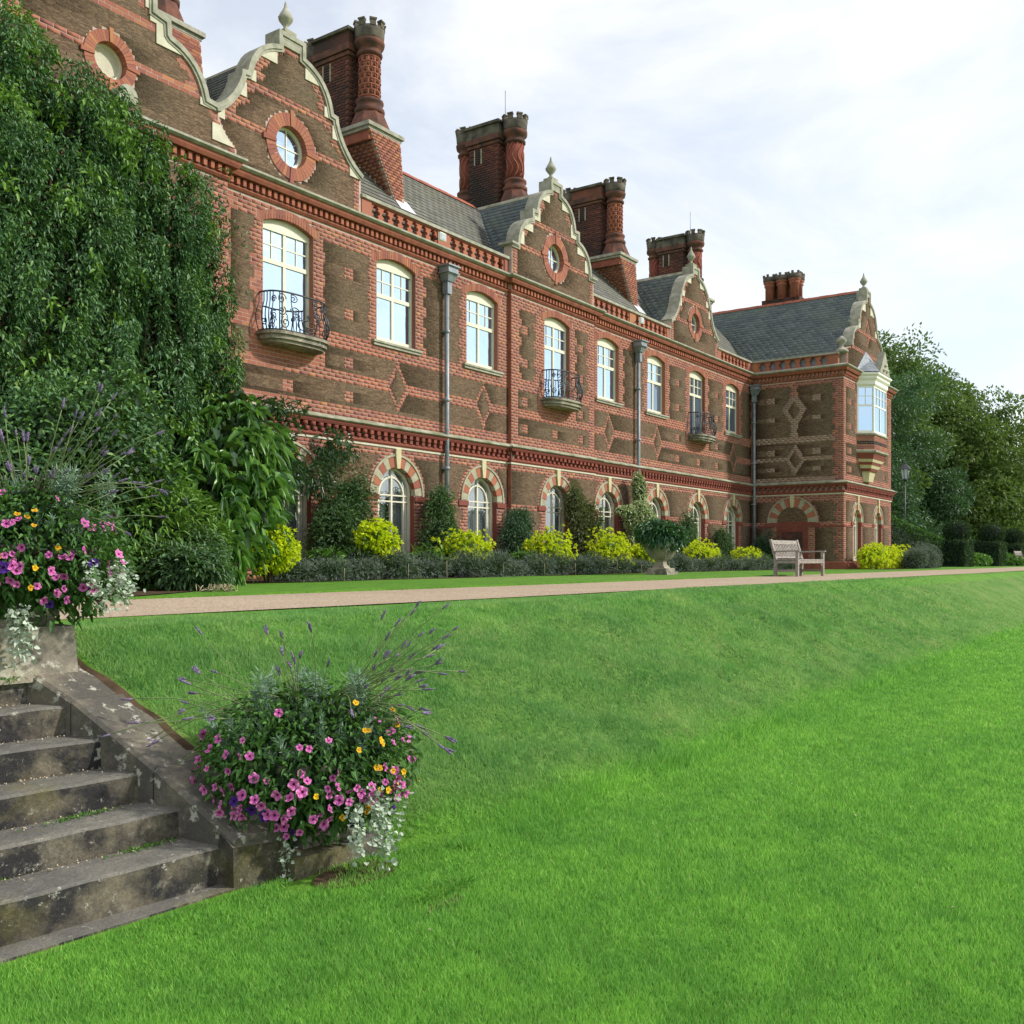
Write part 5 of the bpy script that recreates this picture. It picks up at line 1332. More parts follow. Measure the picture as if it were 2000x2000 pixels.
o = link('carrstone_walling', npmesh('carrstone_walling', CARR.v, CARR.f), M['carr'], house, kind='stuff'); keepworld(o, house)
def slateobj(q, mat, name='slate', parent=None):
    pass
allsl = [(s, m) for m, l in SL.items() for s in l]
allsl.sort(key=lambda t: scr(t[0][0]) + (1000 if t[0][0].x < 16.8 else 0))
def slv(s):
    q0, q1, q2, q3, n, l = s
    return [q0, q1, q2, q3, q0+n*(l+.012), q1+n*(l+.012), q2+n*.004, q3+n*.004]
SF = [(4,5,6,7),(0,1,5,4),(0,4,7,3),(1,2,6,5)]
for s, m in allsl[:300]:
    mb = MB(); mb.add(slv(s), SF); hp(mb, 'slate', M[m])
for m in ('slate', 'slateg'):
    v = []; f = []
    for s, mm in allsl[300:]:
        if mm == m:
            b = len(v); v += [tuple(x) for x in slv(s)]; f += [tuple(b+i for i in q) for q in SF]
    o = link('slating', npmesh('slating', v, f), M[m], house, kind='stuff'); keepworld(o, house)

# ================================================================== BENCHES
def bench():
    t = thing('garden_bench', 'silvered teak slatted bench with arms at the edge of the gravel path', 'bench', (24.5, 9.0, ZT))
    B = MB
    def p(mb, n): return mb.build(n, M['timber'], t)
    Lb = 1.52
    # local: x along length (0..L), y: 0 back, -0.6 front
    for x in (0, Lb-.07):
        p(B().hexa([(x,.0,0),(x+.07,.0,0),(x+.07,.08,0),(x,.08,0),(x,-.02,.42),(x+.07,-.02,.42),(x+.07,.05,.42),(x,.05,.42)]), 'leg')
        p(B().hexa([(x,-.02,.42),(x+.07,-.02,.42),(x+.07,.05,.42),(x,.05,.42),(x,.14,.96),(x+.07,.14,.96),(x+.07,.19,.94),(x,.19,.94)]), 'back_post')
        p(B().box(x,x+.07,-.60,-.53,0,.64), 'leg')
        p(B().hexa([(x-.01,-.64,.64),(x+.08,-.64,.64),(x+.08,.06,.62),(x-.01,.06,.62),(x-.01,-.64,.67),(x+.08,-.64,.67),(x+.08,.06,.66),(x-.01,.06,.66)]), 'armrest')
        p(B().box(x+.015,x+.055,-.53,.0,.12,.18), 'stretcher'); p(B().box(x+.01,x+.06,-.53,.0,.34,.40), 'seat_rail')
    p(B().box(.07,Lb-.07,-.595,-.56,.34,.42), 'front_rail')
    for s in (.075, Lb-.075): p(B().add([(s,-.58,.34),(s+(.09 if s<1 else -.09),-.58,.34),(s,-.58,.24),(s,-.55,.34),(s+(.09 if s<1 else -.09),-.55,.34),(s,-.55,.24)], [(0,1,2),(5,4,3),(0,2,5,3),(1,4,5,2)]), 'bracket')
    for k in range(7): p(B().box(.0 if False else .02,Lb-.02,-.60+k*.085,-.60+k*.085+.068,.42,.445), 'seat_slat')
    p(B().hexa([(.07,.12,.83),(Lb-.07,.12,.83),(Lb-.07,.16,.83),(.07,.16,.83),(.07,.15,.935),(Lb-.07,.15,.935),(Lb-.07,.185,.935),(.07,.185,.935)]), 'top_rail')
    p(B().hexa([(.07,.0,.47),(Lb-.07,.0,.47),(Lb-.07,.035,.47),(.07,.035,.47),(.07,.01,.52),(Lb-.07,.01,.52),(Lb-.07,.045,.52),(.07,.045,.52)]), 'lower_rail')
    for k in range(16):
        x = .105+k*(Lb-.25)/15
        p(B().hexa([(x,.012,.52),(x+.045,.012,.52),(x+.045,.028,.52),(x,.028,.52),(x,.132,.83),(x+.045,.132,.83),(x+.045,.148,.83),(x,.148,.83)]), 'back_slat')
    return t
b1o = bench(); b1o.rotation_euler.z = radians(-7)
def copytree(o, label, loc, rz):
    r = o.copy(); COL.objects.link(r); r.location = loc; r.rotation_euler.z = rz; r['label'] = label
    for ch in o.children:
        c = ch.copy(); COL.objects.link(c); c.parent = r
        for g in ch.children:
            d = g.copy(); COL.objects.link(d); d.parent = c
    return r
b2o = copytree(b1o, 'small distant slatted bench at the far right by the clipped yew pillars', (69.5, 9.9, ZT), radians(-7))
for b in (b1o, b2o): b['group'] = 'slatted garden benches by the gravel path'

# ================================================================== SQUARE STONE URN
ur = thing('stone_urn', 'square tapering grey stone urn on a stepped base, on the grass strip', 'urn', (25.75, 12.85, ZT))
def sq(prof, name, mat=M['stone']):
    mb = MB(); vs = []; fs = []
    for r, z in prof: vs += [(-r,-r,z),(r,-r,z),(r,r,z),(-r,r,z)]
    for i in range(len(prof)-1):
        for k in range(4): fs.append((i*4+k, i*4+(k+1)%4, i*4+4+(k+1)%4, i*4+4+k))
    fs += [(3,2,1,0), tuple((len(prof)-1)*4+k for k in range(4))]
    mb.add(vs, fs); return mb.build(name, mat, ur)
sq([(.36,0),(.36,.09)], 'base_slab'); sq([(.29,.091),(.29,.17),(.26,.19)], 'base_block')
sq([(.20,.191),(.17,.24),(.13,.28),(.12,.36),(.15,.42),(.19,.44)], 'stem'); sq([(.20,.441),(.25,.50),(.26,.52),(.34,.72),(.37,.80),(.40,.83),(.40,.90),(.34,.90),(.32,.82)], 'bowl')
up = thing('potted_shrub', 'dense dark green leafy shrub spilling over the square stone urn', 'shrub', (25.75, 12.85, ZT+.9))
blob('foliage', (25.75, 12.85, ZT+1.15), (.66,.66,.38), 750, .15, .05, M['urnleaf'], up, whorl=3, out=.9, droop=.4)
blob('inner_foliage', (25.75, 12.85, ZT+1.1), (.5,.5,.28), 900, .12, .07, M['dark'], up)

# ================================================================== CLIMBERS AND SHRUBS
# big wisteria mass on the pavilion
wis = thing('wisteria', 'huge dark green climber cascading over the left end of the house', 'climber', (10.5, 16.0, ZT))
def wtop(x): return np.interp(x, [6, 8.4, 9.4, 10.7, 11.8, 12.4, 12.9, 13.4], [10.6, 10.2, 9.95, 9.95, 9.2, 8.3, 7.5, 6.2])
def wbulge(x, z):
    b = np.interp(x, [6, 9, 11, 12.6, 13.4], [2.6, 2.3, 1.5, .8, .25])*np.interp(z, [1.1, 3, 6, 8, 10, 11], [1.35, 1.3, .95, .8, .4, .15])
    return b*(1+.28*np.sin(x*2.3+z*1.1)*np.sin(z*1.7-x*.9+1)+.14*np.sin(x*5.1+2)*np.sin(z*3.3+x))
def cave(x, z): return np.exp(-(((x-10.6)/.75)**2+((z-5.2)/1.25)**2))
nc = 330; Ps = []; Ds = []; Cc = []
tries = 0
while len(Cc) < nc and tries < 9000:
    tries += 1
    x = RNG.uniform(6.0, 13.25); z = 2.0+(wtop(x)-1.9)*RNG.random()**.9
    if z > wtop(x)+.1 or RNG.random() < cave(x, z)*.97: continue
    if any(abs(x-a_) < .30 and abs(z-b_) < .42 for a_, b_ in Cc): continue
    Cc.append((x, z))
for x, z in Cc:
    y0 = 16.65-wbulge(x, z)*RNG.uniform(.72, 1.02); L = RNG.uniform(.7, 1.5); rr = RNG.uniform(.20, .34)*(1 if x < 12.4 else .7); m = int(430*rr/.28*(.6+L/2))
    t = RNG.random(m)**.8; a_ = RNG.uniform(0, 2*pi, m); q = RNG.random(m)**.5; wd = rr*np.sin(np.clip(.25+t*.95, 0, 1)*pi)**.6*(1-.35*t)
    P = np.stack([x+np.cos(a_)*q*wd+.08*np.sin(t*4+x), y0-abs(np.sin(a_))*q*wd*.8+.1*t, np.maximum(z+.22-L*t+RNG.normal(size=m)*.04, 1.15)], 1)
    D = np.stack([np.cos(a_)*.7, -np.abs(np.sin(a_))*.8, -.6+0*a_], 1)+RNG.normal(size=(m, 3))*.55; Ps.append(P); Ds.append(D)
P = np.concatenate(Ps); D = np.concatenate(Ds)
o = link('foliage', leafmesh('foliage', P, D, RNG.uniform(.055, .105, len(P)), RNG.uniform(.028, .046, len(P)), droop=.3), M['wist'], wis); keepworld(o, wis)
# inner dark layer
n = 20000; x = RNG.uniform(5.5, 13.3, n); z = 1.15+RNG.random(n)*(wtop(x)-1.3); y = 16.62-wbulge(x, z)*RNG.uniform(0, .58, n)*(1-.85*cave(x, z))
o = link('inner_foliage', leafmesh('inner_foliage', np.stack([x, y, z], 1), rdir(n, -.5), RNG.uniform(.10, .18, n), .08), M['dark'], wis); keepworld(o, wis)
# lighter young sprays
ns = 110; Ps = []; Ds = []
for i in range(ns):
    x = RNG.uniform(7.5, 13.2); z = RNG.choice([RNG.uniform(8.6, 10), RNG.uniform(2, 5), RNG.uniform(4, 9)]); 
    if z > wtop(x) or cave(x, z) > .5: continue
    m = 26; y = 16.65-wbulge(x, z)*1.06; t = RNG.random(m)
    Ps.append(np.stack([x+RNG.normal(size=m)*.10, y-.1*t+RNG.normal(size=m)*.05, z-.35*t+RNG.normal(size=m)*.05], 1)); d = RNG.normal(size=(m, 3)); d[:, 2] -= .4; Ds.append(d)
P = np.concatenate(Ps); D = np.concatenate(Ds)
o = link('young_foliage', leafmesh('young_foliage', P, D, .12, .05), M['wistlight'], wis); keepworld(o, wis)
# thin fringe over the brick corner and cornice
n = 2600; x = 12.5+np.abs(RNG.normal(size=n))*.55; z = RNG.uniform(3.0, 9.6, n); y = 16.68-RNG.random(n)*.25-.3*(x < 13.3)*RNG.random(n); k = (x < 14.4-.25*np.abs(z-6.5)) & (RNG.random(n) < np.clip(1.15-(x-13.1)*.9, 0.05, 1)) & (np.sin(z*3.1+x*2) > -.6)
o = link('fringe_foliage', leafmesh('fringe_foliage', np.stack([x, y, z], 1)[k], rdir(int(k.sum()), -.6), .10, .04), M['wist'], wis); keepworld(o, wis)
n = 700; x = RNG.uniform(8.2, 9.6, n); z = 10.2+RNG.random(n)*1.3*(9.7-x)/1.4; o = link('fringe_foliage', leafmesh('fringe_foliage', np.stack([x, 16.5-RNG.random(n)*.3, z], 1), rdir(n, .2), .11, .04), M['wistlight'], wis); keepworld(o, wis)
for i in range(16):
    x0 = random.uniform(9.6, 11.4); z0 = random.uniform(3.4, 6.6); a = random.uniform(-.5, .9)
    mb = MB().tube([(x0+a*.25*t, 15.6+.2*sin(t+i), z0-.45*t+.1*sin(t*2+i)) for t in range(5)], .012, 5); o = mb.build('stem', M['bark'], wis); keepworld(o, wis)
mb = MB().tube([(8.9, 15.0, 4.6), (9.2, 14.7, 3.9), (9.5, 14.6, 3.2), (9.9, 14.6, 2.3), (10.1, 14.8, 1.1)], [.07,.08,.09,.1,.13], 8); o = mb.build('trunk', M['bark'], wis); keepworld(o, wis)

def shrub(name, label, cat, blobs, mat, n, L, Wd, group=None, zmin=None, inner='dark', whorl=0, droop=.25, out=.8, trunk=True, shell=.5, lump=.55):
    c0 = blobs[0][0]; t = thing(name, label, cat, (c0[0], c0[1], ZT), group)
    tot = sum(b[1][0]*b[1][2] for b in blobs)
    Ps = []; Ds = []
    for bi, (c, r) in enumerate(blobs):
        P, D = ellip(int(n*r[0]*r[2]/tot), c, r, shell, zmin, seed=bi, lump=lump); Ps.append(P); Ds.append(D)
    P = np.concatenate(Ps); D = np.concatenate(Ds)
    if whorl: P = np.repeat(P, whorl, 0); D = np.repeat(D, whorl, 0)
    m = len(P)
    o = link('foliage', leafmesh('foliage', P, D*out+rdir(m)*.9, L*RNG.uniform(.7, 1.25, m), Wd*RNG.uniform(.8, 1.2, m), droop=droop), mat, t); keepworld(o, t)
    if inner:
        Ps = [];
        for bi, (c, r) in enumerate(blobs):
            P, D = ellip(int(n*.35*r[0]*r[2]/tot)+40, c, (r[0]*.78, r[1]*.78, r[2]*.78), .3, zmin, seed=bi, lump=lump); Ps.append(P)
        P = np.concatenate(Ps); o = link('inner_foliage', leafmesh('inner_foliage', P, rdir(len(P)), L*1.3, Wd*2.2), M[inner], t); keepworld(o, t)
    if trunk:
        for k in range(3):
            a = k*2.1; o = MB().tube([(c0[0]+.05*cos(a), c0[1]+.05*sin(a), ZT), (c0[0]+.12*cos(a), c0[1]+.12*sin(a), (ZT+c0[2])/2), (c0[0]+.3*r[0]*cos(a), c0[1]+.3*r[1]*sin(a), c0[2]+.2)], [.03,.025,.012], 5).build('stem', M['bark'], t); keepworld(o, t)
    return t
# tall long-leaved shrub
shrub('tall_shrub', 'tall shrub of long drooping glossy leaves in front of the brick corner', 'shrub', [((11.5,14.3,2.5),(1.0,.7,1.3)),((12.3,14.9,3.7),(.85,.6,.85)),((10.9,13.9,1.95),(.8,.6,.8)),((12.3,14.8,2.6),(.8,.6,1.2)),((12.8,15.5,4.5),(.5,.35,.35))], M['bigleaf'], 430, .27, .085, whorl=7, droop=.75, out=.5, zmin=ZT)
shrub('narrow_leaved_climber', 'dark narrow-leaved climber sprawling over the nearest arched window', 'climber', [((14.6,16.3,3.9),(.75,.35,.8)),((15.7,16.45,3.4),(.75,.25,.42)),((16.4,16.5,4.2),(.6,.3,.38)),((14.6,16.5,4.9),(.8,.2,.2)),((13.9,15.9,3.0),(.5,.5,1.2)),((16.5,16.3,2.5),(.45,.4,.8))], M['jas'], 1300, .16, .035, whorl=3, droop=.4, inner=None, shell=.15, lump=.6)
shrub('wall_shrub', 'feathery green wall shrub between the first two arched windows', 'wall shrub', [((16.45,16.3,2.2),(.80,.5,1.05)),((16.9,16.45,2.9),(.42,.35,.8)),((16.0,16.2,1.9),(.6,.5,.8))], M['ivy'], 7000, .11, .022, group='green shrubs trained on the ground-floor wall', zmin=ZT)
n = 900; t = thing('thin_climber', 'thin brownish climber spreading on the carrstone above the first wall shrub', 'climber', (17.6, 16.8, 3.5))
x = RNG.normal(17.0, .6, n); z = RNG.normal(3.5, .5, n); k = (z < 4.35) & (x < 18.0) & (x > 15.9); o = link('foliage', leafmesh('foliage', np.stack([x, 16.94-RNG.random(n)*.1, z], 1)[k], rdir(int(k.sum()), -.3), .09, .03), M['brownclimb'], t); keepworld(o, t)
shrub('wall_shrub', 'bushy green wall shrub climbing round the foot of the nearest downpipe', 'wall shrub', [((20.25,16.4,2.1),(.68,.45,.98)),((20.2,16.5,2.9),(.42,.35,.6)),((20.6,16.4,1.8),(.42,.45,.6))], M['ivy'], 6500, .10, .022, group='green shrubs trained on the ground-floor wall', zmin=ZT)
shrub('wall_shrub', 'rounded blue-green wall shrub to the right of the second full arched window', 'wall shrub', [((23.6,16.35,2.1),(.75,.45,1.0)),((23.8,16.4,2.6),(.6,.4,.75))], M['bluegreen'], 6500, .07, .022, group='green shrubs trained on the ground-floor wall', zmin=ZT)
shrub('bronze_climber', 'tall bronze-brown climber between the third and fourth arched windows', 'climber', [((27.4,16.45,2.2),(.55,.35,1.1)),((27.1,16.55,3.3),(.55,.28,.8)),((27.7,16.4,2.6),(.45,.3,.9))], M['brownclimb'], 6500, .08, .03, zmin=ZT)
shrub('variegated_climber', 'cream and green variegated climber on the wall around the second downpipe', 'climber', [((31.0,16.3,2.9),(.85,.42,.75)),((31.4,16.55,3.9),(.32,.22,.75)),((30.8,16.3,2.2),(.62,.4,.6)),((30.1,16.4,3.25),(.5,.22,.18))], M['varieg'], 6500, .09, .045, zmin=1.9, lump=.4)
shrub('wall_shrub', 'slim green wall shrub behind the right side of the stone urn', 'wall shrub', [((35.1,16.4,2.1),(.6,.4,1.05)),((35.3,16.5,2.9),(.35,.3,.4))], M['ivy'], 4500, .08, .025, group='green shrubs trained on the ground-floor wall', zmin=ZT)
shrub('wall_shrub', 'conical green wall shrub between the last two arched windows', 'wall shrub', [((38.5,16.4,1.9),(.65,.45,.85)),((38.5,16.5,2.4),(.4,.3,.45))], M['ivy'], 4500, .08, .025, group='green shrubs trained on the ground-floor wall', zmin=ZT)
shrub('wall_shrub', 'dark green shrub in the inner corner beside the last downpipe', 'wall shrub', [((42.4,16.2,1.8),(.45,.5,.85)),((42.6,15.7,1.9),(.35,.6,.8))], M['bluegreen'], 4500, .08, .025, group='green shrubs trained on the ground-floor wall', zmin=ZT)
# golden shrubs
GOLD = [('golden shrub half hidden by the tall drooping shrub, nearest of the yellow row', 12.75, 14.6, .62, .6, .50), ('upright golden shrub on a bare stem before the first clear arched window', 16.35, 15.2, .55, .48, .50),
        ('wide golden shrub just right of the foot of the nearest downpipe', 19.9, 15.35, .88, .55, .55), ('domed golden shrub left of the bronze climber, below the bay with the round window', 23.6, 15.4, .85, .6, .58),
        ('broad golden shrub between the bronze climber and the stone urn', 27.2, 15.4, 1.0, .6, .62), ('small golden shrub half hidden behind the left side of the stone urn', 29.5, 15.3, .70, .5, .46),
        ('low golden shrub just right of the stone urn', 34.2, 15.4, 1.05, .55, .50), ('farthest golden shrub of the long row, left of the bench', 38.4, 15.3, 1.1, .6, .42)]
for lab, x, y, rx, ry, rz in GOLD:
    zc = ZT+(.84 if 'upright' in lab else rz+.1)
    shrub('golden_shrub', lab, 'shrub', [((x,y,zc),(rx,ry,rz)),((x-.35*rx,y-.1,zc+.15*rz),(rx*.6,ry*.8,rz*.75)),((x+.4*rx,y,zc-.05),(rx*.65,ry*.8,rz*.75))], M['choisya'], 620, .085, .038, group='golden yellow shrubs along the house wall', inner='choisyad', whorl=6, out=.9, lump=.55, droop=.1)
t = shrub('golden_shrub', 'long bank of bright golden foliage against the front of the far wing', 'shrub', [((44.6,11.9,1.75),(1.3,.6,.62)),((46.3,11.9,1.72),(1.5,.6,.6)),((48.3,11.9,1.6),(1.4,.6,.5)),((43.9,12.0,1.6),(.7,.5,.5))], M['choisya'], 1700, .10, .045, group='golden yellow shrubs along the house wall', inner='choisyad', whorl=5, out=.9)
LM = [(12.75,'nearest golden shrub'),(16.35,'upright golden shrub'),(19.9,'golden shrub by the downpipe'),(23.6,'domed golden shrub'),(27.2,'broad golden shrub'),(30.6,'stone urn'),(34.2,'golden shrub beyond the urn'),(38.4,'last golden shrub of the row'),(42.2,'blank doorway arch')]
USED = {}
def where(x, key):
    X0, nm = min(LM, key=lambda q: abs(q[0]-x)); d = x-X0; side = 'before' if abs(d) < .6 else ('left of' if d < 0 else 'right of')
    if abs(d) > 1.45: side = 'well '+side
    k = (key, side, nm); USED[k] = USED.get(k, 0)+1
    return ('just ' if USED[k] == 2 else 'near ' if USED[k] == 3 else '')+side+' the '+nm
# lavender bushes along the bed
for i in range(26):
    x = 13.3+i*1.12+random.uniform(-.15, .15); y = 14.75+random.uniform(-.15, .2); h = random.uniform(.17, .33)
    if abs(x-25.75) < .5: y = 14.95
    shrub('lavender_bush', 'low lavender bush '+where(x,'l'), 'lavender', [((x,y,ZT+h*.8),(.66,.42,h*1.15)),((x+.3,y+.25,ZT+h),(.5,.4,h*1.2))], M['lav'], 2300, .085, .012, group='low lavender bushes lining the bed', zmin=ZT, inner='dark', trunk=False, out=1.1, droop=0)
for i, (x, y, r) in enumerate(((47.2, 10.9, .8), (49.0, 10.9, .9), (50.8, 11.1, 1.3))):
    shrub('lavender_bush', ['grey lavender mound before the golden bank, nearest of three', 'middle grey lavender mound in front of the golden bank', 'largest dome of faded lavender at the right end of the golden bank'][i], 'lavender', [((x,y,ZT+.42),(r,.6,.5 if i < 2 else .72))], M['lav'], 3500, .11, .016, group='lavender mounds by the far wing', zmin=ZT, trunk=False, out=1.1, droop=0)
# leafy border plants behind the lavender
for i, (x, y) in enumerate([(14.9,15.3),(16.0,15.35),(17.0,15.2),(18.3,15.45),(19.4,15.5),(22.6,15.6),(26.6,15.6),(32.2,15.6),(36.0,15.6),(40.5,15.4)]):
    shrub('border_plant', 'leafy green border plant '+where(x,'b'), 'plant', [((x,y,ZT+.3),(.5,.3,.35))], M['herb'], 420, .22, .03, group='leafy plants behind the lavender', zmin=ZT, trunk=False, inner='dark', out=.7)
# left bed plants
shrub('fern_bush', 'yellow-green ferny bush behind the nearer flower urn', 'shrub', [((9.3,13.0,2.0),(.85,.6,.85)),((10.0,13.3,1.7),(.7,.5,.6)),((8.6,12.6,2.4),(.7,.5,.7))], M['wistlight'], 4500, .15, .035, zmin=ZT)
shrub('grey_green_shrub', 'grey-green small-leaved shrub at the end of the left bed', 'shrub', [((9.5,12.6,1.6),(.6,.45,.45)),((8.9,11.8,1.45),(.6,.5,.30))], M['ivy'], 4200, .10, .035, zmin=ZT)
shrub('leafy_shrub', 'mid-green leafy shrub filling the left edge behind the flower urn', 'shrub', [((7.4,12.6,2.6),(1.2,.8,1.4)),((6.2,12.4,2.4),(1.2,.8,1.3)),((8.2,13.4,3.2),(1.2,.8,1.2))], M['wist'], 14000, .10, .045, zmin=ZT, lump=.5)
n = 260; t = thing('grass_tuft', 'tuft of dry straw-coloured grass at the end of the left bed', 'grass tuft', (8.9, 11.2, ZT)); n = 90; P = np.stack([8.95+RNG.normal(size=n)*.14, 11.25+RNG.normal(size=n)*.12, ZT+.01+0*RNG.random(n)], 1)
o = link('blades', leafmesh('blades', P, rdir(n, 1.4), .16, .010, droop=.3), M['cane'], t); keepworld(o, t)
for i in range(14):
    x = 14.2+i*1.9+random.uniform(-.5, .5); t = thing('garden_cane', 'thin pale cane in the turf '+where(x,'c'), 'cane', (x, 14.3, ZT), 'thin canes along the bed edge')
    MB().tube([(0,0,0), (random.uniform(-.02,.02), 0, random.uniform(.25, .42))], .0045, 5).build('stick', M['cane'], t)

# ================================================================== FOREGROUND PLANTERS
def petmesh(mat, lobes=5, name='petal_disc', cup=.35):
    v = [(0,0,-.35)]; n = 30
    for k in range(n):
        a = 2*pi*k/n; r = 1-.13*(1-abs(cos(lobes*a/2)))**1.0*1.6+.02*sin(3*a); v.append((.28*cos(a), .28*sin(a), -.05))
    for k in range(n):
        a = 2*pi*k/n; r = .82+.18*abs(cos(lobes*a/2)); v.append((r*cos(a), r*sin(a), cup*.25+.16*sin(a*lobes+1)+.06*sin(a*2)))
    f = [(0, 1+(k+1)%n, 1+k) for k in range(n)] + [(1+k, 1+(k+1)%n, 1+n+(k+1)%n, 1+n+k) for k in range(n)]
    me = bpy.data.meshes.new(name); me.from_pydata(v, [], [tuple(reversed(q)) for q in f]); me.update(); me.materials.append(mat); return me
PM = {k: petmesh(M[k], 5 if k != 'yellow' else 4) for k in ('pink', 'purple', 'yellow')}
def flower(kind, p, d, r, parent):
    o = bpy.data.objects.new('flower', PM[kind]); COL.objects.link(o); o.parent = parent
    o.location = Vector(p)-parent.location; q = Vector(d).normalized().to_track_quat('Z', 'Y'); o.rotation_mode = 'QUATERNION'; o.rotation_quaternion = q @ Euler((0,0,random.uniform(0,6))).to_quaternion(); o.scale = (r, r, r)
Rv = Vector((sin(radians(35.073)), -cos(radians(35.073)), 0)); Fv = Vector((cos(radians(35.073)), sin(radians(35.073)), 0))   # camera-independent world directions (ESE and ENE)
def planter(c, which, npink, nyel, npur):
    c = Vector(c); low = which == 'lower'
    nm = 'at the foot of the steps' if low else 'on the pedestal at the top of the steps'
    u = thing('stone_planter', 'carved grey stone bowl ' + nm, 'planter', c, 'pair of stone planters flanking the steps')
    k = 1.0
    MB().lathe([(.17,0),(.18,.03),(.12,.06),(.10,.10),(.15,.14),(.25,.20),(.31,.28),(.33,.34),(.37,.36),(.37,.39),(.30,.39),(.28,.33)], (0,0,0), 24).build('bowl', M['stone'], u)
    if not low:
        MB().lathe([(.375,.345),(.40,.36),(.40,.40),(.375,.41)], (0,0,0), 24).build('rim', M['coping_l'], u)
    pt = thing('petunia_plant', 'pink petunias with a few violet blooms ' + ('at the foot of the steps' if low else 'on the pedestal atop the steps'), 'flowers', c, 'petunias in the stone planters')
    cc = c + Vector((0, 0, .40))
    R = (.58, .54, .38) if low else (.56, .54, .36)
    blob('foliage', tuple(cc), R, 6500, .042, .018, M['petleaf'], pt, shell=.3, lump=.15, droop=.4)
    blob('foliage', tuple(cc+Vector((0,0,-.14))), (.54,.52,.28), 2600, .05, .024, M['petleaf'], pt, shell=.4, lump=.2, droop=.4)
    blob('inner_foliage', tuple(cc), (.38,.38,.30), 2600, .07, .05, M['dark'], pt, shell=.2)
    def surf(az, el, s=1.0):
        d = (-Fv*cos(az)+Rv*sin(az))*cos(el)+Vector((0,0,sin(el))); return cc+Vector((d.x*R[0]*s, d.y*R[1]*s, d.z*R[2]*s+(-.08 if el < .2 else 0))), d
    placed = []
    tries = 0
    while len(placed) < npink and tries < 4000:
        tries += 1
        az = random.uniform(-1.7, 1.5) if random.random() < .9 else random.uniform(-pi, pi); el = random.gauss(-.16, .36) if low else random.gauss(-.02, .40)
        if el > 1.2 or el < -.9: continue
        p, d = surf(az, el, random.uniform(1.0, 1.1))
        if el > .40 and random.random() < .45: continue
        if low and .55 < az and el < -.35: continue
        if any((p-q).length < .028 for q in placed): continue
        placed.append(p); flower('pink', p, d+Vector((random.uniform(-.8,.8), random.uniform(-.8,.8), random.uniform(-.5,.8))), random.uniform(.018, .031), pt)
    for i in range(npur):
        az = random.uniform(-1.2, 1.5); el = random.uniform(-.75, .05); p, d = surf(az, el, random.uniform(1.0, 1.1)); flower('purple', p, d+Vector((random.uniform(-.5,.5), 0, random.uniform(-.4,.4))), random.uniform(.026, .036), pt)
    yt = thing('yellow_flower_plant', 'small yellow flowers among the petunias ' + nm, 'flowers', c, 'yellow flowers in the stone planters')
    link('foliage', leafmesh('foliage', np.array([[random.uniform(.2, .36)*Rv.x, random.uniform(.2,.36)*Rv.y-.2, random.uniform(.35,.6)] for _ in range(60)]), rdir(60), .05, .02), M['petleaf'], yt)
    for i in range(nyel):
        az = random.gauss(.95 if low else .5, .22); el = random.gauss(.12, .25); p, d = surf(az, el, random.uniform(1.03, 1.12)); flower('yellow', p, d+Vector((random.uniform(-.6,.6), random.uniform(-.6,.6), .3)), random.uniform(.014, .019), yt)
    # trailing silver leaves
    sv = thing('silver_trailing_plant', 'pale silver-leaved trailer over the planter ' + nm, 'trailing plant', c, 'silver trailing plants in the stone planters')
    Ps = []; Ds = []
    if low: trails = [(.82+random.uniform(-.28,.32), random.uniform(.16,.36), random.uniform(-.35,-.05)) for _ in range(13)]+[(-.42,.16,-.75),(-.38,.14,-.7),(-.02,.28,-.75),(.0,.24,-.8),(.95,.45,-.3)]
    else: trails = [(1.25+random.uniform(-.35,.3), random.uniform(.12,.3), random.uniform(-.25,.1)) for _ in range(11)]+[(.42+random.uniform(-.18,.2), random.uniform(.2,.36), -.75) for _ in range(6)]+[(-.35,.2,-.7)]
    for az, Lh, el0 in trails:
        m = int(44*Lh/.35)+6
        p0, d = surf(az, el0, 1.03)
        for q in range(m):
            t_ = q/m; p = p0+Vector((d.x, d.y, 0))*(.05*sin(t_*2))+Vector((0,0,-Lh*t_))+Vector((random.gauss(0,.022), random.gauss(0,.022), random.gauss(0,.014)))
            Ps.append(p); Ds.append((random.gauss(d.x,.7), random.gauss(d.y,.7), random.gauss(-.1,.6)))
    o = link('foliage', leafmesh('foliage', np.array([list(p) for p in Ps]), np.array(Ds), RNG.uniform(.018,.034,len(Ps)), RNG.uniform(.018,.03,len(Ps)), droop=.1), M['silver'], sv); keepworld(o, sv)
    # lavender / feathery grey plant with long stems
    lv = thing('lavender_plant', 'tall lavender with arching stems ' + nm, 'lavender', c, 'tall lavender in the stone planters')
    top = cc+Vector((0,0,.20))
    tp_ = []; td_ = []; tl_ = []
    for k_ in range(64 if low else 52):
        a_ = random.uniform(0, 2*pi); q_ = sqrt(random.random())*.44; dd_ = Vector((cos(a_)*q_*1.5, sin(a_)*q_*1.5, random.uniform(.5, 1.2))).normalized(); L_ = random.uniform(.12, .27)*(1-.5*q_)
        bp_ = top+Vector((cos(a_)*q_, sin(a_)*q_, -.06-q_*.30+random.uniform(-.04, .05)))
        if random.random() < .25: L_ *= 1.35
        for w_ in range(int(L_*420)):
            t_ = random.random(); tp_.append(bp_+dd_*(L_*t_)+Vector((random.gauss(0, .006), random.gauss(0, .006), 0))); v_ = Vector((random.gauss(0, 1), random.gauss(0, 1), random.gauss(.3, .6))); td_.append(dd_*.9+v_*.75); tl_.append(.030+.025*(1-t_))
    o = link('foliage', leafmesh('foliage', np.array([list(p) for p in tp_]), np.array([list(p) for p in td_]), np.array(tl_), .0062, droop=-.05), M['lavg'], lv); keepworld(o, lv)
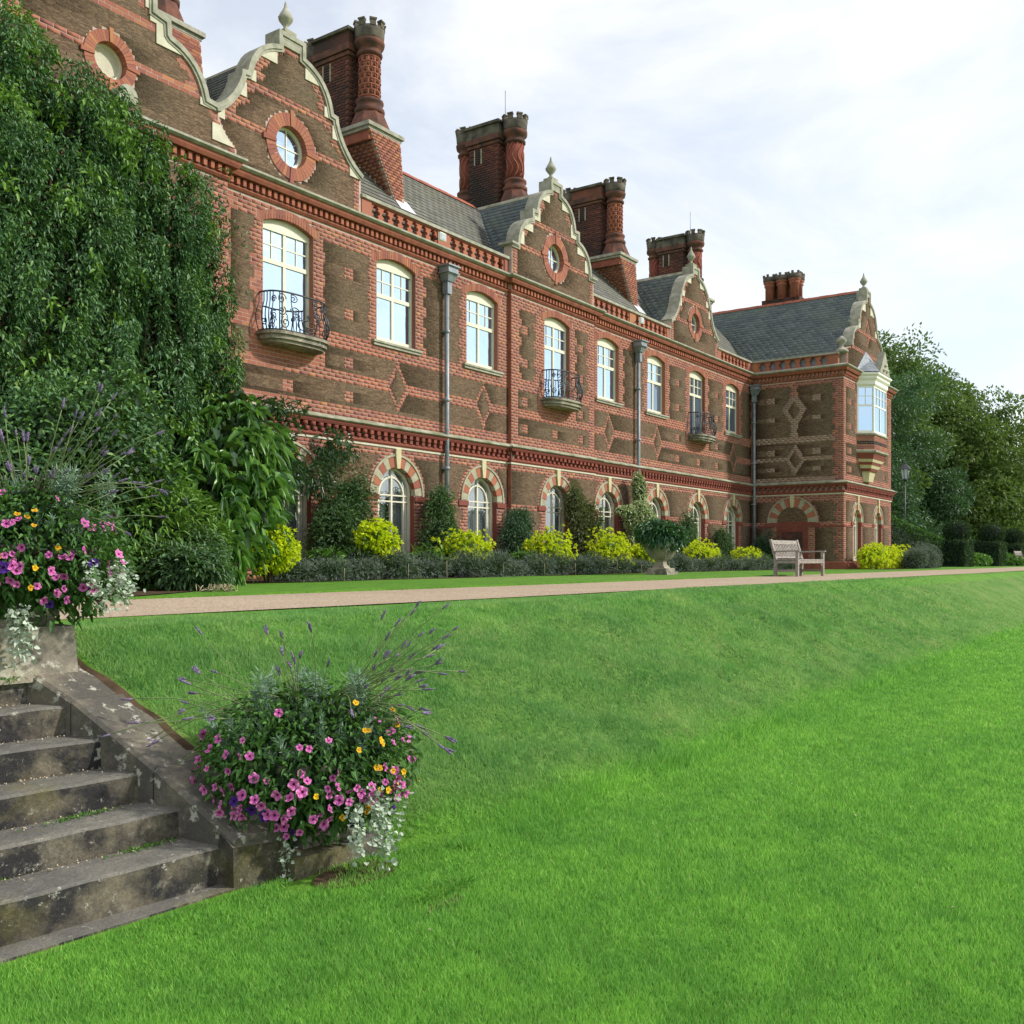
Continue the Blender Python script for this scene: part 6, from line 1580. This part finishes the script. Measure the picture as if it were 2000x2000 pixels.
    blob('green_foliage', tuple(top+Vector((0,0,-.08))), (.46,.42,.16), 2200, .045, .010, M['petleaf'], lv, shell=.2, lump=.6, droop=-.1, out=1.2)
    for k_ in range(7):
        sp_ = top+Rv*random.uniform(-.4,.4)+Fv*random.uniform(-.2,.2)+Vector((0,0,.13)); blob('sprig', tuple(sp_), (.035,.035,.11), 170, .045, .007, M['lavg'], lv, shell=.1, droop=-.3, out=.5)
    for i in range(78 if low else 58):
        if low:
            az = random.choice([random.gauss(1.15, .22)]*6+[random.gauss(-1.1, .35)]*2+[random.uniform(-1, 1)]*2)
        else: az = random.choice([random.gauss(1.1, .3)]*3+[random.uniform(-1, 1)]*2)
        L = random.uniform(.32, .80) if abs(az) > .6 else random.uniform(.25, .5); el = random.uniform(.25, .95) if abs(az) > .6 else random.uniform(.8, 1.35)
        if low and az < -.6: el = random.uniform(-.1, .9)
        d = (-Fv*cos(az)*.6+Rv*sin(az))*cos(el)+Vector((0,0,sin(el)))
        st = top+Vector((d.x*.22, d.y*.22, random.uniform(-.12, .12)))
        if not low and i < 4: L = random.uniform(.5, .8); el = random.uniform(.8, 1.4); d = (-Fv*cos(az)*.6+Rv*sin(az))*cos(el)+Vector((0,0,sin(el)))
        sag = random.uniform(-.05, .22); bend = random.uniform(-.12, .12)
        pts = [st+d*(L*t_)+Vector((-d.y*bend*1.6*t_*t_, d.x*bend*1.6*t_*t_, -sag*t_*t_*L*(2.2 if el < .5 else .9)+.02*sin(t_*4+i))) for t_ in np.linspace(0, 1, 8)]
        o = MB().tube(pts, .0026, 4).build('flower_stem', M['stem'], lv); keepworld(o, lv)
        e = pts[-1]; dd = (pts[-1]-pts[-2]).normalized(); hd = MB()
        for q in range(random.choice((1, 1, 2, 3))):
            d2 = (dd+Vector((random.uniform(-.35,.35), random.uniform(-.35,.35), random.uniform(-.25,.3)))*(0 if q == 0 else 1)).normalized(); Lh = random.uniform(.035, .075)
            hd.tube([e, e+d2*Lh*.3, e+d2*Lh*.65, e+d2*Lh], [.0030,.0060,.0052,.0018], 5)
            for w in range(9):
                a = w*2.4; b = e+d2*Lh*(.15+.08*w); s = Vector((cos(a), sin(a), .4)); hd.add([b, b+s*.006+d2*.004, b+s*.011+d2*.013, b+s*.003+d2*.010], [(0,1,2,3)])
        o = hd.build('flower_head', M['lavhead'], lv); keepworld(o, lv)
    if not low:
        n = 150; P = np.stack([RNG.normal(size=n)*.03, RNG.normal(size=n)*.03, 0*RNG.random(n)], 1); d = rdir(n, .9)
        pl_ = thing('purple_leaved_plant', 'clump of dark purple strap leaves in the upper planter', 'plant', c+Rv*.16+Vector((0,0,.70))+Fv*.1)
        link('foliage', leafmesh('foliage', P, d, RNG.uniform(.14, .24, n), .016, droop=.35), M['purpleleaf'], pl_)
planter((3.78, 4.00, .155), 'lower', 135, 26, 11)
planter((3.02, 5.50, 1.27), 'upper', 140, 10, 9)
# a few very tall stems from the upper planter
# (fallen leaves and clover specks on the lawn)
lf = MB()
for i in range(26):
    D_ = random.uniform(3.6, 14); la = random.uniform(-.45, .5)*D_; x = D_*cos(radians(35.073))+la*sin(radians(35.073)); y = D_*sin(radians(35.073))-la*cos(radians(35.073))
    if y > 5.2 or (x < 4.1 and y > 3): continue
    z = float(groundz(x, y))+.03; a = random.uniform(0, 6); r = random.uniform(.008, .016)
    t = thing('fallen_leaf', 'tiny pale fallen leaf lying on the lawn', 'leaf', (x, y, z), 'fallen leaves scattered on the lawn')
    o = MB().add([(r*cos(a), r*sin(a), 0), (r*.5*cos(a+1.5), r*.5*sin(a+1.5), .005), (-r*cos(a), -r*sin(a), .002), (r*.5*cos(a-1.5), r*.5*sin(a-1.5), .006)], [(0,1,2,3)]).build('blade', M['cane'], t)

# ================================================================== FAR GARDEN
def leafbox(name, x0, x1, y0, y1, z0, z1, n, mat, parent, L=.09, Wd=.05, rnd_=.08):
    f = RNG.integers(0, 5, n); P = np.stack([RNG.uniform(x0, x1, n), RNG.uniform(y0, y1, n), RNG.uniform(z0, z1, n)], 1)
    P[f == 0, 0] = x0; P[f == 1, 0] = x1; P[f == 2, 1] = y0; P[f == 3, 1] = y1; P[f == 4, 2] = z1
    P += RNG.normal(size=(n, 3))*rnd_*.4
    o = link(name, leafmesh(name, P, rdir(n, .2), L, Wd), mat, parent); keepworld(o, parent); return o
hd = thing('yew_hedge', 'long dark clipped hedge running back from the far wing, its top sloping down', 'hedge', (54, 13.5, ZT))
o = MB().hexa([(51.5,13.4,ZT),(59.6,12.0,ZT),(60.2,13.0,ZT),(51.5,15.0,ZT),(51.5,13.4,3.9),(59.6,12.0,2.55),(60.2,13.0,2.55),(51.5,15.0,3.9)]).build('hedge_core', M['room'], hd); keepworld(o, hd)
n = 15000; u = RNG.random(n); f = RNG.random(n); xx = 51.5+8.1*u; top = 3.9-1.35*u
face = f < .62; zz = np.where(face, ZT+(top-ZT)*RNG.random(n), top+RNG.normal(size=n)*.03); yy = np.where(face, 13.4-1.4*u, 13.4-1.4*u+RNG.random(n)*1.3)
o = link('foliage', leafmesh('foliage', np.stack([xx, yy+RNG.normal(size=n)*.05, zz], 1)[face], rdir(int(face.sum())), .13, .05), M['hedge'], hd); keepworld(o, hd)
nf = 2600; uf = RNG.random(nf); tf = 3.9-1.35*uf; o = link('upper_foliage', leafmesh('upper_foliage', np.stack([51.5+8.1*uf, 13.36-1.4*uf+RNG.normal(size=nf)*.05+.25*RNG.random(nf), tf-.45*RNG.random(nf)**1.5], 1), rdir(nf, .8), .14, .055), M['hedgetop'], hd); keepworld(o, hd)
o = link('top_foliage', leafmesh('top_foliage', np.stack([xx, yy, zz], 1)[~face], rdir(int((~face).sum()), .8), .13, .05), M['hedgetop'], hd); keepworld(o, hd)
for i, (x, y, s) in enumerate(((60.0, 11.55, 1.0), (66.5, 10.85, 1.0), (73.0, 10.6, .95))):
    t = thing('topiary_pillar', ['clipped yew pillar topped with a ball, nearest the house at the hedge end', 'middle clipped yew pillar topped with a ball', 'farthest clipped yew pillar topped with a ball, left of the distant bench'][i], 'topiary', (x, y, ZT), 'ball-topped yew pillars along the path')
    w = 1.05*s
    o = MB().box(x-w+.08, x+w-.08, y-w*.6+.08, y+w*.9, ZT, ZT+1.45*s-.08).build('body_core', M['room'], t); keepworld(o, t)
    leafbox('body', x-w, x+w, y-w*.6, y+w*.9, ZT, ZT+1.45*s, 5200, M['hedge'], t, .12, .05)
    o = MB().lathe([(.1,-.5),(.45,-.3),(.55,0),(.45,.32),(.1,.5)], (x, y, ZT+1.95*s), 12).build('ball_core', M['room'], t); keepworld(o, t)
    blob('ball', (x, y, ZT+1.98*s), (.72*s,.72*s,.62*s), 2600, .12, .05, M['hedge'], t, shell=.85, lump=.03)
for i, (x, y, m, lab, rx, rz) in enumerate(((63.0, 11.3, 'herb', 'low pale green flower clump between the first two yew pillars', 1.8, .42), (69.5, 10.7, 'herb', 'low pale green flower clump between the last two yew pillars', 1.6, .4), (57.5, 14.5, 'lavg', 'hazy lilac flower drift above the sloping hedge', 3.0, .8), (62, 15, 'ivy', 'rounded green shrub behind the first yew pillar', 2.5, 1.0), (69, 15, 'wist', 'loose green shrub behind the middle yew pillar', 2.5, 1.2), (76, 14.5, 'ivy', 'grey-green border shrub behind the distant bench', 3.0, 1.2), (56.5, 15.5, 'wistlight', 'light green bush standing above the hedge', .9, .8), (80, 11.5, 'ivy', 'green border shrubbery at the far right edge', 3.0, 1.1))):
    zc = ZT+rz*.7+(.9 if i == 2 else 1.6 if i == 6 else 0)
    shrub('border_shrub', lab, 'shrub', [((x,y,zc),(rx,1.0,rz)),((x+rx*.4,y,zc+.1),(rx*.5,.8,rz*.9))], M[m], 3000, .16, .08, zmin=ZT, trunk=False, lump=.4)
t = thing('blue_flower_clump', 'small patch of blue flowers above the sloping hedge', 'flowers', (58.4, 13.9, 2.9)); blob('foliage', (58.4, 13.6, 2.95), (.7,.4,.22), 700, .09, .07, M['purple'] if False else M['lavhead'], t)
# tile-roofed arbour far right
AR_ = True
ar = thing('garden_arbour', 'small distant arbour with a slatted pitched roof among the shrubs', 'arbour', (84, 14.5, ZT))
for x in (82.9, 85.1):
    for y in (13.6, 15.4): part(MB().box(x-.06, x+.06, y-.06, y+.06, ZT, 3.3), 'post', M['timber'], ar)
for k in range(9):
    s = k*.17; part(MB().box(82.6, 85.4, 13.4+s*.62, 13.58+s*.62, 3.25+s*.9, 3.33+s*.9), 'roof_slat', M['copback'], ar)
    part(MB().box(82.6, 85.4, 15.42-s*.62, 15.6-s*.62, 3.25+s*.9, 3.33+s*.9), 'roof_slat', M['copback'], ar)
part(MB().prism([(13.35, 3.2), (15.65, 3.2), (14.5, 4.85)], lambda a, b, d: (d, a, b), 82.55, 82.6), 'roof_end', M['coping'], ar)
ar.location = (77.3, 12.3, ZT-.75)
# lamp on the far side
lp = thing('lamp_post', 'black lantern on a tall post against the dark trees right of the house', 'street lamp', (58.3, 13.6, ZT))
def lpp(mb, n, m): return part(mb, n, m, lp)
X, Y = 58.3, 13.95
lp.location = (X, Y, ZT)
lpp(MB().tube([(X, Y, ZT), (X, Y, 6.0)], [.035, .03], 8), 'post', M['iron'])
lpp(MB().lathe([(.06,0),(.16,.05),(.12,.1),(.12,.12)], (X, Y, 5.95), 8), 'collar', M['iron'])
lpp(MB().lathe([(.16,0),(.25,.55)], (X, Y, 6.08), 6, 0, False), 'lantern_glass', M['lampglass'])
fr2 = MB()
for k in range(6):
    a = 2*pi*k/6; fr2.tube([(X+.165*cos(a), Y+.165*sin(a), 6.06), (X+.26*cos(a), Y+.26*sin(a), 6.64)], .02, 4)
lpp(fr2, 'lantern_frame', M['iron']); lpp(MB().lathe([(.36,0),(.30,.07),(.12,.26),(.07,.3),(.07,.36),(.02,.44)], (X, Y, 6.62), 6, 0, False), 'lantern_cap', M['iron'])

# trees
def tree(name, label, x, y, h, r, mat, n, zc=None, L=.42, seed=0, clumps=26, group=None, low=.12, gap=1.0):
    t = thing(name, label, 'tree', (x, y, ZT), group); rs = random.Random(seed+int(x*7)); lr = np.random.default_rng(seed+5)
    tr = MB().tube([(x, y, ZT-.2), (x+.1, y, h*.3), (x-.1, y+.1, h*.6), (x, y, h*.88)], [r*.09, r*.07, r*.045, .05], 8); Ps = []; Ds = []
    cl = []
    for k in range(clumps):
        q = rs.random(); zz = h*(low+(.93-low)*(k+.5)/clumps); rad = r*sqrt(max(.05, 1-((zz/h-.48)/.58)**2)); a = rs.uniform(0, 2*pi); rr = rad*rs.uniform(.45, .85)*gap
        c = (x+rr*cos(a), y+rr*sin(a), zz); cr = r*rs.uniform(.28, .44); cl.append((c, cr))
        if k % 2 == 0: tr.tube([(x, y, zz*.75), ((x+c[0])/2, (y+c[1])/2, zz*.9), c], [r*.035, r*.02, .03], 5)
        m = int(n*1.5/clumps); P, D = ellip(m, c, (cr, cr, cr*.72), .35, None, rng=lr, lump=.5, seed=k); Ps.append(P); Ds.append(D)
    o = tr.build('trunk', M['bark'], t); keepworld(o, t)
    P = np.concatenate(Ps); D = np.concatenate(Ds)
    o = link('crown', leafmesh('crown', P, D+rdir(len(P))*.8, L*.78*lr.uniform(.6, 1.3, len(P)), L*.40, droop=.1), mat, t); keepworld(o, t)
TR = [('oak_tree', 'tall open-crowned oak rising just right of the wing gable', 76, 20.5, 18.8, 4.6, 'treea', 15000, .40),
      ('evergreen_tree', 'broad dark evergreen behind the lantern', 68, 17.2, 14.0, 4.7, 'treeb', 22000, .30),
      ('evergreen_tree', 'dark rounded evergreen filling the gap beside the wing corner', 63, 17.8, 10.0, 3.4, 'treeb', 12000, .28),
      ('broadleaf_tree', 'olive-green broadleaf tree behind the dark evergreens', 88, 20.5, 19.0, 6.0, 'treec', 18000, .45),
      ('broadleaf_tree', 'mottled olive tree at the right of the group, low branches lit', 85, 15.8, 14.8, 5.0, 'treec', 16000, .40),
      ('evergreen_tree', 'grey-green tree top showing beyond the olive trees', 104, 21.5, 19.5, 5.0, 'treea', 10000, .5),
      ('broadleaf_tree', 'yellow-green tree cut by the right edge of the view', 92, 13.3, 13.2, 4.6, 'treec', 13000, .42),
      ('evergreen_tree', 'dark low yew under the olive trees', 77, 17.0, 8.0, 3.6, 'treeb', 12000, .32),
      ('evergreen_tree', 'dark yew behind the arbour', 88, 17.8, 9.0, 4.2, 'treeb', 12000, .35),
      ('broadleaf_tree', 'distant wood edge tree beyond the arbour', 112, 15.5, 13.0, 6.0, 'treea', 9000, .55),
      ('evergreen_tree', 'small dark tree at the extreme right behind the border', 97, 10.6, 9.5, 3.6, 'treeb', 8000, .4)]
for i, (nm, lab, x, y, h, r, m, n, L) in enumerate(TR): tree(nm, lab, x, y, h, r, M[m], n, L=L, seed=i*31, group='trees beyond the far wing', clumps=34 if i < 5 else 24, low=.08 if 'ever' in nm else .2, gap=1.05)
# far wood belt closing the horizon
n = 42000; a = RNG.uniform(-1.6, 1.2, n); R_ = RNG.uniform(170, 230, n); x = R_*np.cos(a); y = R_*np.sin(a); hmax = 9+3*np.sin(a*17)+2*np.sin(a*41+1)+1.5*np.sin(a*97); z = RNG.random(n)*hmax
link('wood', leafmesh('wood', np.stack([x, y, z], 1), rdir(n), 2.2, 1.3), M['treeb'], None, label='distant belt of dark woodland closing the horizon beyond the lawn', cat='wood', kind='stuff')
